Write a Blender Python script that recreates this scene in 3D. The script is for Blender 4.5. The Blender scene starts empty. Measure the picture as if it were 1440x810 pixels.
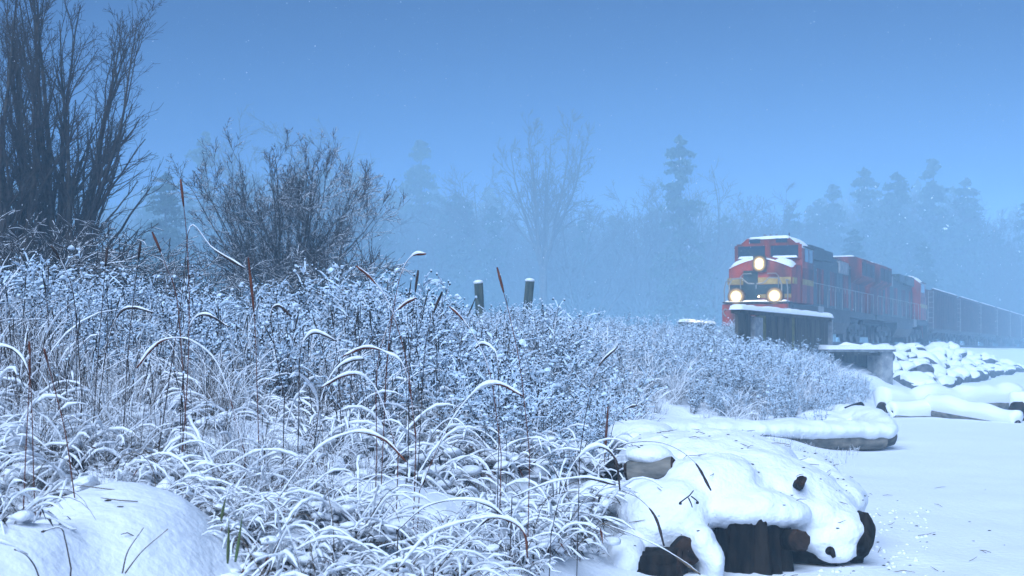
import bpy, math, random
import numpy as np
from mathutils import Vector

S = bpy.context.scene
COL = S.collection
PI = math.pi
rng0 = np.random.default_rng(7)
random.seed(7)

# ------------------------------------------------------------------ camera
CAM_Z = 1.7
FPX, CX, HY = 1950.0, 720.0, 492.0        # focal length, centre column and horizon row of the 1440x810 photograph
cam_d = bpy.data.cameras.new('camera')
cam = bpy.data.objects.new('camera', cam_d); COL.objects.link(cam)
cam.location = (0, 0, CAM_Z); cam.rotation_euler = (PI / 2, 0, 0)
cam_d.sensor_width = 36.0; cam_d.lens = 36.0 * FPX / 1440.0
cam_d.shift_y = (HY - 405.0) / 1440.0
cam_d.clip_start = 0.1; cam_d.clip_end = 5000
cam_d.dof.use_dof = True; cam_d.dof.focus_distance = 13.0; cam_d.dof.aperture_fstop = 5.6
S.camera = cam

# ------------------------------------------------------------------ sky, sun, exposure
SUN_EL, SUN_AZ = math.radians(42), math.radians(200)   # azimuth clockwise from +Y (the view direction)
w = bpy.data.worlds.new('World'); S.world = w; w.use_nodes = True
nt = w.node_tree; bg = nt.nodes['Background']
sky = nt.nodes.new('ShaderNodeTexSky'); sky.sky_type = 'NISHITA'; sky.sun_disc = False
sky.sun_elevation = SUN_EL; sky.sun_rotation = SUN_AZ
sky.air_density = 0.35; sky.dust_density = 0.0; sky.ozone_density = 10.0
tint = nt.nodes.new('ShaderNodeMix'); tint.data_type = 'RGBA'; tint.blend_type = 'MULTIPLY'; tint.inputs[0].default_value = 1.0
tint.inputs[7].default_value = (.28, .68, 1.0, 1)          # heavy blue winter overcast
nt.links.new(sky.outputs[0], tint.inputs[6]); nt.links.new(tint.outputs[2], bg.inputs['Color']); bg.inputs['Strength'].default_value = 0.05
sd = bpy.data.lights.new('sun', 'SUN'); so = bpy.data.objects.new('sun', sd); COL.objects.link(so)
sd.energy = 5.0; sd.angle = math.radians(50); sd.color = (0.595, 0.745, 1.0)
sdir = Vector((math.sin(SUN_AZ) * math.cos(SUN_EL), math.cos(SUN_AZ) * math.cos(SUN_EL), math.sin(SUN_EL)))
so.rotation_euler = sdir.to_track_quat('Z', 'Y').to_euler(); so.location = (0, -20, 40)
vs = S.view_settings
S.display_settings.display_device = 'sRGB'
vs.view_transform = 'Standard'; vs.look = 'None'; vs.gamma = 1.0; vs.exposure = 0.43
S.cycles.max_bounces = 6; S.cycles.diffuse_bounces = 2; S.cycles.glossy_bounces = 2
S.cycles.transmission_bounces = 2; S.cycles.volume_bounces = 2
S.cycles.use_denoising = True; S.cycles.caustics_reflective = False; S.cycles.caustics_refractive = False
HAZE_DENSITY = 0.0031

# ------------------------------------------------------------------ helpers
def P(px, py, Y):
    """point of the place seen at pixel (px, py) of the photograph at distance Y"""
    return np.array([(px - CX) / FPX * Y, Y, CAM_Z + (HY - py) / FPX * Y])

def noise3(p, scale, seed=0, oct=2):
    r = np.random.default_rng(1000 + seed); p = np.asarray(p, float); out = np.zeros(len(p)); amp = 1.0; tot = 0
    for o in range(oct):
        for k in range(5):
            v = r.normal(size=3); v /= np.linalg.norm(v)
            out += amp * np.sin(p @ v * (scale * 2 ** o * r.uniform(.7, 1.4)) + r.uniform(0, 6.28))
        tot += amp * 2.2; amp *= .5
    return out / tot

def sstep(a, b, x):
    t = np.clip((np.asarray(x, float) - a) / (b - a), 0, 1); return t * t * (3 - 2 * t)

class MB:
    def __init__(s): s.v = []; s.f = []; s.n = 0
    def add(s, v, f, m=0):
        v = np.asarray(v, float).reshape(-1, 3); f = np.asarray(f, int)
        s.v.append(v); s.f.append((f + s.n, m)); s.n += len(v)
    def box(s, c, d, m=0, rot=None):
        x, y, z = np.asarray(d, float) / 2
        v = np.array([[-x,-y,-z],[x,-y,-z],[x,y,-z],[-x,y,-z],[-x,-y,z],[x,-y,z],[x,y,z],[-x,y,z]])
        if rot is not None: v = v @ np.asarray(rot).T
        s.add(v + np.asarray(c, float), [[0,3,2,1],[4,5,6,7],[0,1,5,4],[1,2,6,5],[2,3,7,6],[3,0,4,7]], m)
    def tubes(s, P_, R_, sides=4, m=0, cap=False, squash=1.0):
        """batch of tubes: P_ (B,n,3), R_ (B,n)"""
        P_ = np.asarray(P_, float); R_ = np.asarray(R_, float)
        B, n, _ = P_.shape
        T = np.gradient(P_, axis=1); T /= np.linalg.norm(T, axis=2, keepdims=True) + 1e-9
        mt = np.abs(T.mean(1)); ax = np.eye(3)[np.argmin(mt, 1)][:, None, :]
        U = np.cross(T, ax); U /= np.linalg.norm(U, axis=2, keepdims=True) + 1e-9
        V = np.cross(T, U)
        a = np.arange(sides) * 2 * PI / sides
        ring = P_[:, :, None, :] + R_[:, :, None, None] * (np.cos(a)[None, None, :, None] * U[:, :, None, :] + np.sin(a)[None, None, :, None] * V[:, :, None, :])
        i = np.arange(n - 1)[:, None] * sides; j = np.arange(sides)[None, :]; jn = (j + 1) % sides
        q = np.stack([i + j, i + jn, i + sides + jn, i + sides + j], -1).reshape(-1, 4)
        f = (q[None] + (np.arange(B) * n * sides)[:, None, None]).reshape(-1, 4)
        if cap:
            vv = ring.reshape(B, -1, 3); c0 = P_[:, :1]; c1 = P_[:, -1:]
            vv = np.concatenate([vv, c0, c1], 1); per = n * sides + 2
            f = (q[None] + (np.arange(B) * per)[:, None, None]).reshape(-1, 4)
            t0 = np.stack([np.full(sides, n * sides), jn[0], j[0]], -1); t1 = np.stack([np.full(sides, n * sides + 1), (n - 1) * sides + j[0], (n - 1) * sides + jn[0]], -1)
            tr = np.concatenate([t0, t1]); tr = (tr[None] + (np.arange(B) * per)[:, None, None]).reshape(-1, 3)
            n0 = s.n; s.v.append(vv.reshape(-1, 3)); s.n += len(vv) * per
            s.f.append((f + n0, m)); s.f.append((tr + n0, m))
        else:
            s.add(ring.reshape(-1, 3), f, m)
    def blobs(s, C_, R_, m=0, seed=0, jit=.25, hi=False):
        """batch of lumpy low spheres: C_ (B,3), R_ (B,3)"""
        C_ = np.asarray(C_, float); R_ = np.asarray(R_, float)
        r = np.random.default_rng(seed)
        bv, bf = ICO1 if hi else ICO0
        k = 1 + jit * r.uniform(-1, 1, (len(C_), len(bv), 1))
        v = C_[:, None] + bv[None] * k * R_[:, None]
        f = (bf[None] + (np.arange(len(C_)) * len(bv))[:, None, None]).reshape(-1, 3)
        s.add(v.reshape(-1, 3), f, m)
    def cyl(s, a, b, r, sides=12, m=0):
        s.tubes(np.array([[a, b]], float), np.array([[r, r]], float), sides, m, cap=True)
    def prism(s, prof, axis_pts, m=0):
        """extrude a closed profile (list of 3D points) along a vector, capped"""
        a = np.asarray(prof, float); b = a + np.asarray(axis_pts, float); n = len(a)
        v = np.concatenate([a, b]); n0 = s.n; s.v.append(v); s.n += 2 * n
        s.f.append((np.array([[i, (i + 1) % n, n + (i + 1) % n, n + i] for i in range(n)]) + n0, m))
        s.f.append((np.array([list(range(n))[::-1]]) + n0, m)); s.f.append((np.array([list(range(n, 2 * n))]) + n0, m))
    def loft(s, profs, m=0, cap=True):
        n = len(profs[0]); n0 = s.n
        for p in profs: s.v.append(np.asarray(p, float))
        s.n += n * len(profs)
        q = [[k * n + i, k * n + (i + 1) % n, (k + 1) * n + (i + 1) % n, (k + 1) * n + i] for k in range(len(profs) - 1) for i in range(n)]
        s.f.append((np.array(q) + n0, m))
        if cap:
            s.f.append((np.array([list(range(n))[::-1]]) + n0, m)); s.f.append((np.array([list(range((len(profs) - 1) * n, len(profs) * n))]) + n0, m))
    def mesh(s, name, mats, smooth=False):
        me = bpy.data.meshes.new(name)
        v = np.concatenate(s.v) if s.v else np.zeros((0, 3))
        me.vertices.add(len(v)); me.vertices.foreach_set('co', v.astype(np.float32).ravel())
        loops = np.concatenate([f.ravel() for f, m in s.f]); tot = np.concatenate([np.full(len(f), f.shape[1]) for f, m in s.f])
        mi = np.concatenate([np.full(len(f), m) for f, m in s.f])
        me.loops.add(len(loops)); me.loops.foreach_set('vertex_index', loops.astype(np.int32))
        me.polygons.add(len(tot)); me.polygons.foreach_set('loop_start', np.concatenate([[0], np.cumsum(tot)[:-1]]).astype(np.int32))
        me.polygons.foreach_set('material_index', mi.astype(np.int32))
        me.polygons.foreach_set('use_smooth', np.full(len(tot), smooth))
        me.update(calc_edges=True); me.validate()
        for mt in (mats if isinstance(mats, (list, tuple)) else [mats]): me.materials.append(mt)
        return me
    def build(s, name, mats, parent=None, smooth=False, loc=None):
        o = bpy.data.objects.new(name, s.mesh(name, mats, smooth)); COL.objects.link(o)
        if parent: o.parent = parent
        if loc is not None: o.location = loc
        return o

def _ico(sub):
    import bmesh
    bm = bmesh.new(); bmesh.ops.create_icosphere(bm, subdivisions=sub, radius=1)
    v = np.array([x.co[:] for x in bm.verts]); f = np.array([[q.index for q in x.verts] for x in bm.faces]); bm.free(); return v, f
ICO0, ICO1, ICO3, ICO4 = _ico(1), _ico(2), _ico(4), _ico(5)

def tag(o, label=None, cat=None, group=None, kind=None):
    if label: o['label'] = label
    if cat: o['category'] = cat
    if group: o['group'] = group
    if kind: o['kind'] = kind
    return o
def thing(name, label, cat, loc, rz=0.0, group=None):
    o = bpy.data.objects.new(name, None); COL.objects.link(o); o.location = [float(c) for c in loc]; o.rotation_euler = (0, 0, rz)
    o.empty_display_size = .2
    return tag(o, label, cat, group)
def kids(o): return [c for c in bpy.data.objects if c.parent == o]
def copy_tree(o, parent=None):
    c = o.copy(); COL.objects.link(c)
    if parent: c.parent = parent
    for ch in kids(o): copy_tree(ch, c)
    return c

def catmull(p, n):
    p = np.asarray(p, float); q = np.concatenate([[2 * p[0] - p[1]], p, [2 * p[-1] - p[-2]]]); out = []
    t = np.linspace(0, len(p) - 1, n)
    for u in t:
        i = min(int(u), len(p) - 2); f = u - i; a, b, c, d = q[i:i + 4]
        out.append(.5 * ((2 * b) + (-a + c) * f + (2 * a - 5 * b + 4 * c - d) * f ** 2 + (-a + 3 * b - 3 * c + d) * f ** 3))
    return np.array(out)
def vnormals(v, f):
    n = np.zeros_like(v); fn = np.cross(v[f[:, 1]] - v[f[:, 0]], v[f[:, 2]] - v[f[:, 0]])
    for k in range(f.shape[1]): np.add.at(n, f[:, k], fn)
    return n / (np.linalg.norm(n, axis=1, keepdims=True) + 1e-12)
def snow_over(v, f, th, lo=.1, hi=.55, seed=0, nscale=6.0, namp=.25):
    """snow lying on a solid: the same skin, lifted where it faces up and drawn in elsewhere"""
    n = vnormals(v, f); k = n[:, 2] + namp * noise3(v, nscale, seed)
    a = sstep(lo, hi, k)[:, None]
    d = n * .45 + np.array([0, 0, .75])
    return v + d * th * a * (1 + .25 * noise3(v, nscale * 1.7, seed + 3))[:, None] - n * (.03 * (1 - a))

def snow_slab(mb, x0, x1, y0, y1, z, th, nx=24, ny=8, seed=0, m=0, over=.03, tilt=0.0):
    """rounded slab of snow lying on a flat top; tilt raises z along x"""
    u = np.linspace(-1, 1, nx); q = np.linspace(-1, 1, ny); U, V = np.meshgrid(u, q, indexing='ij')
    hx, hy = (x1 - x0) / 2 + over, (y1 - y0) / 2 + over
    X = (x0 + x1) / 2 + U * hx; Y = (y0 + y1) / 2 + V * hy
    lim = lambda t, h: np.sqrt(np.clip(1 - np.clip((np.abs(t) * h - (h - th * 1.3)) / (th * 1.3), 0, 1) ** 2, 0, 1))
    ed = lim(U, hx) * lim(V, hy)
    pts = np.stack([X, Y, np.zeros_like(X)], -1).reshape(-1, 3) + seed * 3.1
    nz = noise3(pts, 3.0, seed, 3).reshape(X.shape)
    X = X + .02 * noise3(pts, 9, seed + 5).reshape(X.shape) * (np.abs(U) == 1); Y = Y + .025 * noise3(pts, 7, seed + 6).reshape(X.shape) * (np.abs(V) == 1)
    Z = z + tilt * (X - x0) + th * ed * (1 + .22 * nz) - .02 * (1 - ed)
    v = np.stack([X, Y, Z], -1).reshape(-1, 3)
    i = np.arange(nx - 1)[:, None] * ny; j = np.arange(ny - 1)[None]
    f = np.stack([i + j, i + ny + j, i + ny + j + 1, i + j + 1], -1).reshape(-1, 4)
    mb.add(v, f, m)
    # underside so the slab is closed
    b = np.array([v[0], v[(nx - 1) * ny], v[nx * ny - 1], v[ny - 1]]); b[:, 2] -= .004
    mb.add(b, [[3, 2, 1, 0]], m)

# ------------------------------------------------------------------ materials
def mat(name, col, rough=.7, col2=None, scale=8.0, bump=0.0, bscale=30.0, metal=0.0, stretch=None, detail=4.0, spec=.3, contrast=(.35, .65), emit=None):
    m = bpy.data.materials.new(name); m.use_nodes = True; t = m.node_tree; b = t.nodes['Principled BSDF']
    b.inputs['Base Color'].default_value = (*col, 1); b.inputs['Roughness'].default_value = rough
    b.inputs['Metallic'].default_value = metal; b.inputs['Specular IOR Level'].default_value = spec
    tc = t.nodes.new('ShaderNodeTexCoord'); src = tc.outputs['Object']
    if stretch:
        mp = t.nodes.new('ShaderNodeMapping'); mp.inputs['Scale'].default_value = stretch; t.links.new(src, mp.inputs[0]); src = mp.outputs[0]
    if col2:
        nz = t.nodes.new('ShaderNodeTexNoise'); nz.inputs['Scale'].default_value = scale; nz.inputs['Detail'].default_value = detail
        t.links.new(src, nz.inputs['Vector'])
        cr = t.nodes.new('ShaderNodeValToRGB'); cr.color_ramp.elements[0].position, cr.color_ramp.elements[1].position = contrast
        cr.color_ramp.elements[0].color = (*col, 1); cr.color_ramp.elements[1].color = (*col2, 1)
        t.links.new(nz.outputs[0], cr.inputs[0]); t.links.new(cr.outputs[0], b.inputs['Base Color'])
    if bump:
        n2 = t.nodes.new('ShaderNodeTexNoise'); n2.inputs['Scale'].default_value = bscale; n2.inputs['Detail'].default_value = 5
        t.links.new(src, n2.inputs['Vector'])
        bp = t.nodes.new('ShaderNodeBump'); bp.inputs['Strength'].default_value = bump; bp.inputs['Distance'].default_value = .02
        t.links.new(n2.outputs[0], bp.inputs['Height']); t.links.new(bp.outputs[0], b.inputs['Normal'])
    if emit:
        b.inputs['Emission Color'].default_value = (*emit[0], 1); b.inputs['Emission Strength'].default_value = emit[1]
    return m
M = {}
M['snow'] = mat('snow', (.80, .83, .87), .7, bump=.7, bscale=26, spec=.2)
M['shaded_frost'] = mat('shaded_frosted_snow', (.45, .60, .74), .8, (.72, .80, .88), 25)  # frosty weed snow with the field's blue shade put into its colour
M['snow_ground'] = mat('snow_ground', (.80, .83, .87), .7, bump=.8, bscale=14, spec=.2)
M['stem'] = mat('dry_stem', (.022, .018, .018), .8, (.065, .045, .038), 14, spec=.06)
M['straw'] = mat('straw', (.07, .055, .04), .8, (.17, .13, .09), 9, spec=.06)
M['redstem'] = mat('red_brown_stem', (.07, .022, .014), .8, (.16, .055, .03), 20, spec=.06)
M['leaf'] = mat('withered_leaf', (.012, .013, .014), .8, (.04, .035, .03), 12, spec=.06)
M['green'] = mat('green_blade', (.05, .10, .03), .6, (.12, .15, .04), 8)
M['bark'] = mat('dark_bark', (.025, .022, .02), .9, (.07, .06, .05), 6, bump=.5, bscale=25, spec=.06)
M['twig'] = mat('twig_bark', (.03, .025, .022), .9, (.06, .05, .045), 8, spec=.06)
M['needle'] = mat('conifer_needles', (.018, .04, .025), .8, (.05, .08, .05), 3, spec=.06)
M['driftwood'] = mat('wet_driftwood', (.003, .0025, .0025), .8, (.022, .016, .012), 11, bump=1.0, bscale=26, stretch=(1, 1, .25), spec=.06)
M['grey_log'] = mat('weathered_log', (.09, .095, .09), .8, (.22, .2, .17), 10, bump=.7, bscale=30, stretch=(.3, 1, 1), spec=.06)
M['endgrain'] = mat('cut_end_wood', (.006, .005, .005), .8, (.05, .028, .018), 9, bump=.5, bscale=30, spec=.06)
M['post'] = mat('weathered_post', (.03, .05, .05), .85, (.10, .12, .10), 14, bump=.5, bscale=40, stretch=(1, 1, .2), spec=.06)
M['rock'] = mat('riprap_rock', (.05, .055, .065), .85, (.13, .135, .14), 5, bump=.6, bscale=12, spec=.06)
M['timber'] = mat('creosoted_timber', (.035, .035, .03), .8, (.10, .09, .065), 5, bump=.5, bscale=14, stretch=(1, 1, .2), spec=.06)
M['mossy'] = mat('mossy_timber', (.10, .10, .03), .8, (.2, .17, .05), 6, spec=.06)
M['concrete'] = mat('pale_concrete', (.17, .18, .19), .85, (.32, .33, .33), 4, bump=.3, bscale=20)
M['orange'] = mat('orange_red_paint', (.30, .028, .005), .55, (.06, .014, .010), 1.6, stretch=(1, 1, .3), spec=.4)
M['faded'] = mat('faded_orange_paint', (.20, .022, .008), .6, (.02, .016, .018), 1.5, stretch=(1, 1, .3))
M['green_paint'] = mat('dark_green_paint', (.008, .02, .02), .5, (.018, .036, .036), 2.2, spec=.4)
M['yellow'] = mat('yellow_paint', (.22, .14, .03), .6, (.34, .24, .07), 3)
M['black'] = mat('black_steel', (.012, .012, .013), .6, (.04, .038, .036), 3)
M['grey'] = mat('grey_steel', (.16, .17, .18), .6, (.28, .29, .30), 3)
M['white_paint'] = mat('white_paint', (.16, .16, .16), .5)
M['glass'] = mat('dark_glass', (.02, .035, .05), .08, spec=.6)
M['hopper'] = mat('oxide_brown_steel', (.018, .010, .010), .7, (.05, .02, .018), 1.5, bump=.2, bscale=8)
M['coal'] = mat('coal', (.01, .01, .011), .8, (.03, .03, .03), 6, bump=.8, bscale=9)
M['rail'] = mat('rail_steel', (.12, .09, .08), .5, metal=.6)
M['lamp'] = mat('lit_lamp', (1, .95, .85), .4, emit=((1.0, .92, .74), 90.0))
_t = M['lamp'].node_tree; _tc = _t.nodes.new('ShaderNodeTexCoord'); _mp = _t.nodes.new('ShaderNodeMapping'); _mp.inputs['Location'].default_value = (0, -1, -1); _mp.inputs['Scale'].default_value = (0, 2, 2)
_gr = _t.nodes.new('ShaderNodeTexGradient'); _gr.gradient_type = 'SPHERICAL'; _cr = _t.nodes.new('ShaderNodeValToRGB'); _cr.color_ramp.interpolation = 'EASE'  # glare halo put into the lens emission: hot core, dim warm rim
for _p, _c in ((0.0, (.06, .035, .012)), (1.0, (60, 54, 40))): _cr.color_ramp.elements[int(_p)].position = _p; _cr.color_ramp.elements[int(_p)].color = (*_c, 1)
_e = _cr.color_ramp.elements.new(.28); _e.color = (.38, .24, .08, 1)
_e = _cr.color_ramp.elements.new(.50); _e.color = (1.9, 1.5, .75, 1)
_e = _cr.color_ramp.elements.new(.62); _e.color = (5.0, 4.2, 2.6, 1)
_e = _cr.color_ramp.elements.new(.76); _e.color = (16.0, 14.5, 11.0, 1)
_t.links.new(_tc.outputs['Generated'], _mp.inputs[0]); _t.links.new(_mp.outputs[0], _gr.inputs[0]); _t.links.new(_gr.outputs[0], _cr.inputs[0])
_t.links.new(_cr.outputs[0], _t.nodes['Principled BSDF'].inputs['Emission Color']); _t.nodes['Principled BSDF'].inputs['Emission Strength'].default_value = 1.0; _t.nodes['Principled BSDF'].inputs['Base Color'].default_value = (.01, .01, .01, 1); _t.nodes['Principled BSDF'].inputs['Specular IOR Level'].default_value = 0.0
M['lamp_off'] = mat('unlit_lamp', (.5, .5, .48), .2)
SN = M['snow']

# ------------------------------------------------------------------ terrain
TA = math.radians(24.3)                                   # heading of the track, away from the camera
TD = np.array([math.sin(TA), math.cos(TA)]); TN = np.array([math.cos(TA), -math.sin(TA)])
T0 = np.array([10.66, 61.0]); RAIL_Z = 2.12
def track_off(x, y): return (x - T0[0]) * TN[0] + (y - T0[1]) * TN[1]
TOE_Y = [-10, 0, 6, 10, 13, 22, 30, 36, 45, 53, 57, 100, 700]
TOE_X = [-3, -1.4, .1, 1.0, 1.9, 5.0, 7.6, 9.4, 12.2, 14.3, 16.6, 36.2, 308]
MOUNDS = [  # px, py(top), distance, width m, depth m, height m
    (180, 655, 6.7, .42, .62, .27), (10, 765, 5.9, .30, .35, .20), (600, 640, 9.6, .55, .5, .22), (265, 590, 10.5, .8, .6, .28), (690, 640, 11.5, .5, .4, .2),
    (400, 720, 7.6, .4, .4, .16), (980, 590, 16, 1.2, 1.4, .25), (820, 650, 12, .5, .5, .2)]
def ground(x, y):
    x = np.asarray(x, float); y = np.asarray(y, float)
    d = np.interp(y, TOE_Y, TOE_X) - x
    h1 = np.interp(d, [-1, 0, .4, .9, 2.4, 4, 6.3, 10.7, 20, 60], [0, .03, .16, .42, .80, 1.08, 1.52, 1.85, 1.95, 2.1])
    h2 = np.interp(d, [-1, 0, 4, 4.6, 60], [0, .02, 1.72, 1.78, 1.8])
    wgt = sstep(44, 56, y)
    h = h1 * (1 - wgt) + h2 * wgt
    h = h * (1 - .55 * sstep(13, 15, y) * sstep(27.5, 24, y) * sstep(4.6, 2.6, d) )
    h = h + .006 * np.maximum(0, np.hypot(x, y) - 100) * sstep(4, 40, d)
    p = np.stack([x, y, np.zeros_like(x)], -1).reshape(-1, 3)
    lump = noise3(p, 1.6, 1, 3).reshape(x.shape); fine = noise3(p, 6.0, 2, 2).reshape(x.shape); grit = noise3(p, 17.0, 3, 2).reshape(x.shape)
    k = sstep(-.2, 1.0, d)
    h = h + (.024 + .08 * k) * lump + (.010 + .025 * k) * fine + .007 * grit * sstep(26, 12, y)
    far = track_off(x, y); bed = sstep(3.2, 2.2, np.abs(far)) * sstep(20, 40, y)
    h = h * (1 - bed) + (RAIL_Z - .22 + .02 * lump) * bed
    for (px, py, Y, sx, sy, hh) in MOUNDS:
        mx = (px - CX) / FPX * Y
        h = h + hh * np.exp(-(((x - mx) / sx) ** 2 + ((y - Y) / sy) ** 2) ** 1.5)
    return h
def gz(x, y): return float(ground(np.array([x]), np.array([y]))[0])
def toe_d(x, y): return np.interp(y, TOE_Y, TOE_X) - x

ys = np.concatenate([np.linspace(-12, 3, 12), 3 * (120 / 3) ** (np.arange(1, 330) / 330), np.geomspace(120, 640, 40)])
us = np.concatenate([np.linspace(-2.6, -.62, 50), np.linspace(-.6, .6, 330), np.linspace(.62, 2.6, 50)])
Yg, Ug = np.meshgrid(ys, us, indexing='ij')
Xg = (np.maximum(Yg, 0) + 5) * Ug * .95
g = MB(); vz = ground(Xg, Yg)
nU = len(us); i = np.arange(len(ys) - 1)[:, None] * nU; j = np.arange(nU - 1)[None]
g.add(np.stack([Xg, Yg, vz], -1).reshape(-1, 3), np.stack([i + j, i + j + 1, i + nU + j + 1, i + nU + j], -1).reshape(-1, 4))
tag(g.build('ground', M['snow_ground'], smooth=True), kind='structure')

# ------------------------------------------------------------------ snow masses made of merged lumps
def merged(name, ell, vox, smooth_it=8, matl=None, disp=.0):
    mb = MB(); bv, bf = ICO1
    for (c, r) in ell: mb.add(np.asarray(c) + bv * np.asarray(r), bf)
    o = mb.build(name, matl or SN, smooth=True)
    rm = o.modifiers.new('remesh', 'REMESH'); rm.mode = 'VOXEL'; rm.voxel_size = vox; rm.use_smooth_shade = True
    sm = o.modifiers.new('smooth', 'SMOOTH'); sm.factor = .6; sm.iterations = smooth_it
    if disp:
        tx = bpy.data.textures.new(name + '_lumps', 'CLOUDS'); tx.noise_scale = .13; tx.noise_depth = 5; tx.noise_basis = 'ORIGINAL_PERLIN'
        dm = o.modifiers.new('lumps', 'DISPLACE'); dm.texture = tx; dm.strength = disp; dm.mid_level = .5
        t2 = bpy.data.textures.new(name + '_slumps', 'CLOUDS'); t2.noise_scale = .38; t2.noise_depth = 2; d2 = o.modifiers.new('slumps', 'DISPLACE'); d2.texture = t2; d2.strength = disp * 1.8; d2.mid_level = .5
    return o
def E(px, py, Y, rx, ry, rd): return (P(px, py, Y), (rx / FPX * Y, rd, ry / FPX * Y))
pile = [E(950, 655, 12.2, 85, 52, .9), E(1045, 690, 11.6, 105, 68, .8), E(1125, 722, 11.3, 82, 52, .6), E(1182, 748, 11.0, 42, 44, .35),
        E(1050, 715, 10.7, 78, 30, .3), E(1000, 690, 11.0, 80, 55, .45), E(1098, 722, 10.7, 42, 22, .24), E(925, 735, 10.8, 60, 62, .45),
        E(878, 790, 10.4, 32, 42, .3), E(955, 722, 10.7, 45, 52, .35), E(905, 700, 11.2, 45, 40, .4), E(1006, 790, 10.25, 17, 32, .16), E(1150, 757, 10.9, 46, 20, .26),
        E(1175, 780, 10.8, 30, 12, .16), E(900, 612, 14, 50, 22, .9), E(1010, 640, 13.0, 80, 35, .9), E(1120, 668, 12.6, 60, 34, .8), E(1170, 700, 12.0, 45, 36, .7),
        E(1000, 655, 12.0, 130, 52, .9), E(1080, 690, 11.5, 100, 50, .7), E(985, 762, 10.35, 20, 26, .22), E(912, 640, 11.15, 40, 15, .2), E(868, 670, 12.6, 28, 22, .3), E(815, 640, 13.0, 46, 20, .35), E(840, 700, 11.4, 30, 30, .3), E(1205, 760, 11.0, 18, 26, .2), E(985, 800, 10.5, 12, 28, .2)]
tag(merged('snow_bank', pile, .022, 30, disp=.04), kind='structure')
bank2 = [E(x, 603 + (x - 890) * .006, 22.8 + (x - 1080) * .006, 34, 14, .42) for x in range(880, 1236, 22)]
bank2 += [E(1232, 598, 24.5, 24, 20, .9), E(1215, 588, 26.5, 30, 18, 1.2), E(1190, 582, 28, 28, 14, 1.0), E(1150, 590, 27, 40, 14, 1.4), E(1090, 594, 26, 60, 11, 1.6), E(1000, 596, 25, 70, 11, 1.6), E(930, 600, 24, 60, 12, 1.6)]
tag(merged('snow_bank', bank2, .06, 6, disp=.05), kind='structure')

# ------------------------------------------------------------------ driftwood
def log_mesh(a, b, ra, rb, seed, n=40, sides=22, bump=.10, knots=0, squash=1.0):
    a = np.asarray(a, float); b = np.asarray(b, float); ax = (b - a) / np.linalg.norm(b - a)
    U = np.cross(ax, [0, 0, 1.0]) if abs(ax[2]) < .9 else np.cross(ax, [1.0, 0, 0]); U /= np.linalg.norm(U); V = np.cross(U, ax)
    t = np.linspace(0, 1, n)[:, None]; an = np.arange(sides)[None] * 2 * PI / sides
    r = ra + (rb - ra) * t + 0 * an
    base = a + t[..., None] * (b - a)
    v = base + r[..., None] * (np.cos(an)[..., None] * U + np.sin(an)[..., None] * V)
    fl = v.reshape(-1, 3)
    gro = noise3(np.stack([np.cos(an + 0 * t).ravel() * 3, np.sin(an + 0 * t).ravel() * 3, (t + 0 * an).ravel() * 1.2], -1), 2.2, seed, 3)
    lum = noise3(fl, 5, seed + 1, 2)
    v = base + (r * (1 + bump * gro.reshape(r.shape) + bump * .6 * lum.reshape(r.shape)))[..., None] * (np.cos(an)[..., None] * U + np.sin(an)[..., None] * V)
    ends = []
    for e, sgn in ((0, -1), (n - 1, 1)):
        for k, q in ((.8, .02), (.45, .012), (.0, .0)):
            ends.append(base[e] + (v[e] - base[e]) * max(k, .02) + ax * sgn * q * (1 + .4 * noise3(v[e], 14, seed + 9))[:, None])
    vv = np.concatenate([v.reshape(-1, 3)] + ends)
    i = np.arange(n - 1)[:, None] * sides; j = np.arange(sides)[None]; jn = (j + 1) % sides
    F = [np.stack([i + j, i + jn, i + sides + jn, i + sides + j], -1).reshape(-1, 4)]
    o = n * sides; j = np.arange(sides); jn = (j + 1) % sides; E_ = []
    for e, st in ((0, o), (n - 1, o + 3 * sides)):
        prev = e * sides
        for k in range(3):
            cur = st + k * sides
            q = np.stack([prev + j, cur + j, cur + jn, prev + jn], -1) if e == 0 else np.stack([prev + j, prev + jn, cur + jn, cur + j], -1)
            E_.append(q); prev = cur
    return vv, F[0][:, ::-1], np.concatenate(E_)[:, ::-1]
def log_thing(name, label, cat, a, b, ra, rb, seed, snow=.0, m='grey_log', lo=.1, hi=.5, group=None, bump=.1, end_part=True):
    c = (np.asarray(a) + np.asarray(b)) / 2
    r = thing(name, label, cat, c, group=group)
    v, f, e = log_mesh(np.asarray(a) - c, np.asarray(b) - c, ra, rb, seed, bump=bump)
    mb = MB(); mb.add(v, f); mb.build('log_body', M[m], r, smooth=True)
    mb = MB(); mb.add(v, e); mb.build('cut_end', M['endgrain'], r)
    if snow:
        fa = np.concatenate([f, e]); mb = MB(); mb.add(snow_over(v, fa, snow, lo, hi, seed, 2.2, .2), fa); mb.build('snow_cover', SN, r, smooth=True)
    return r
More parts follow.
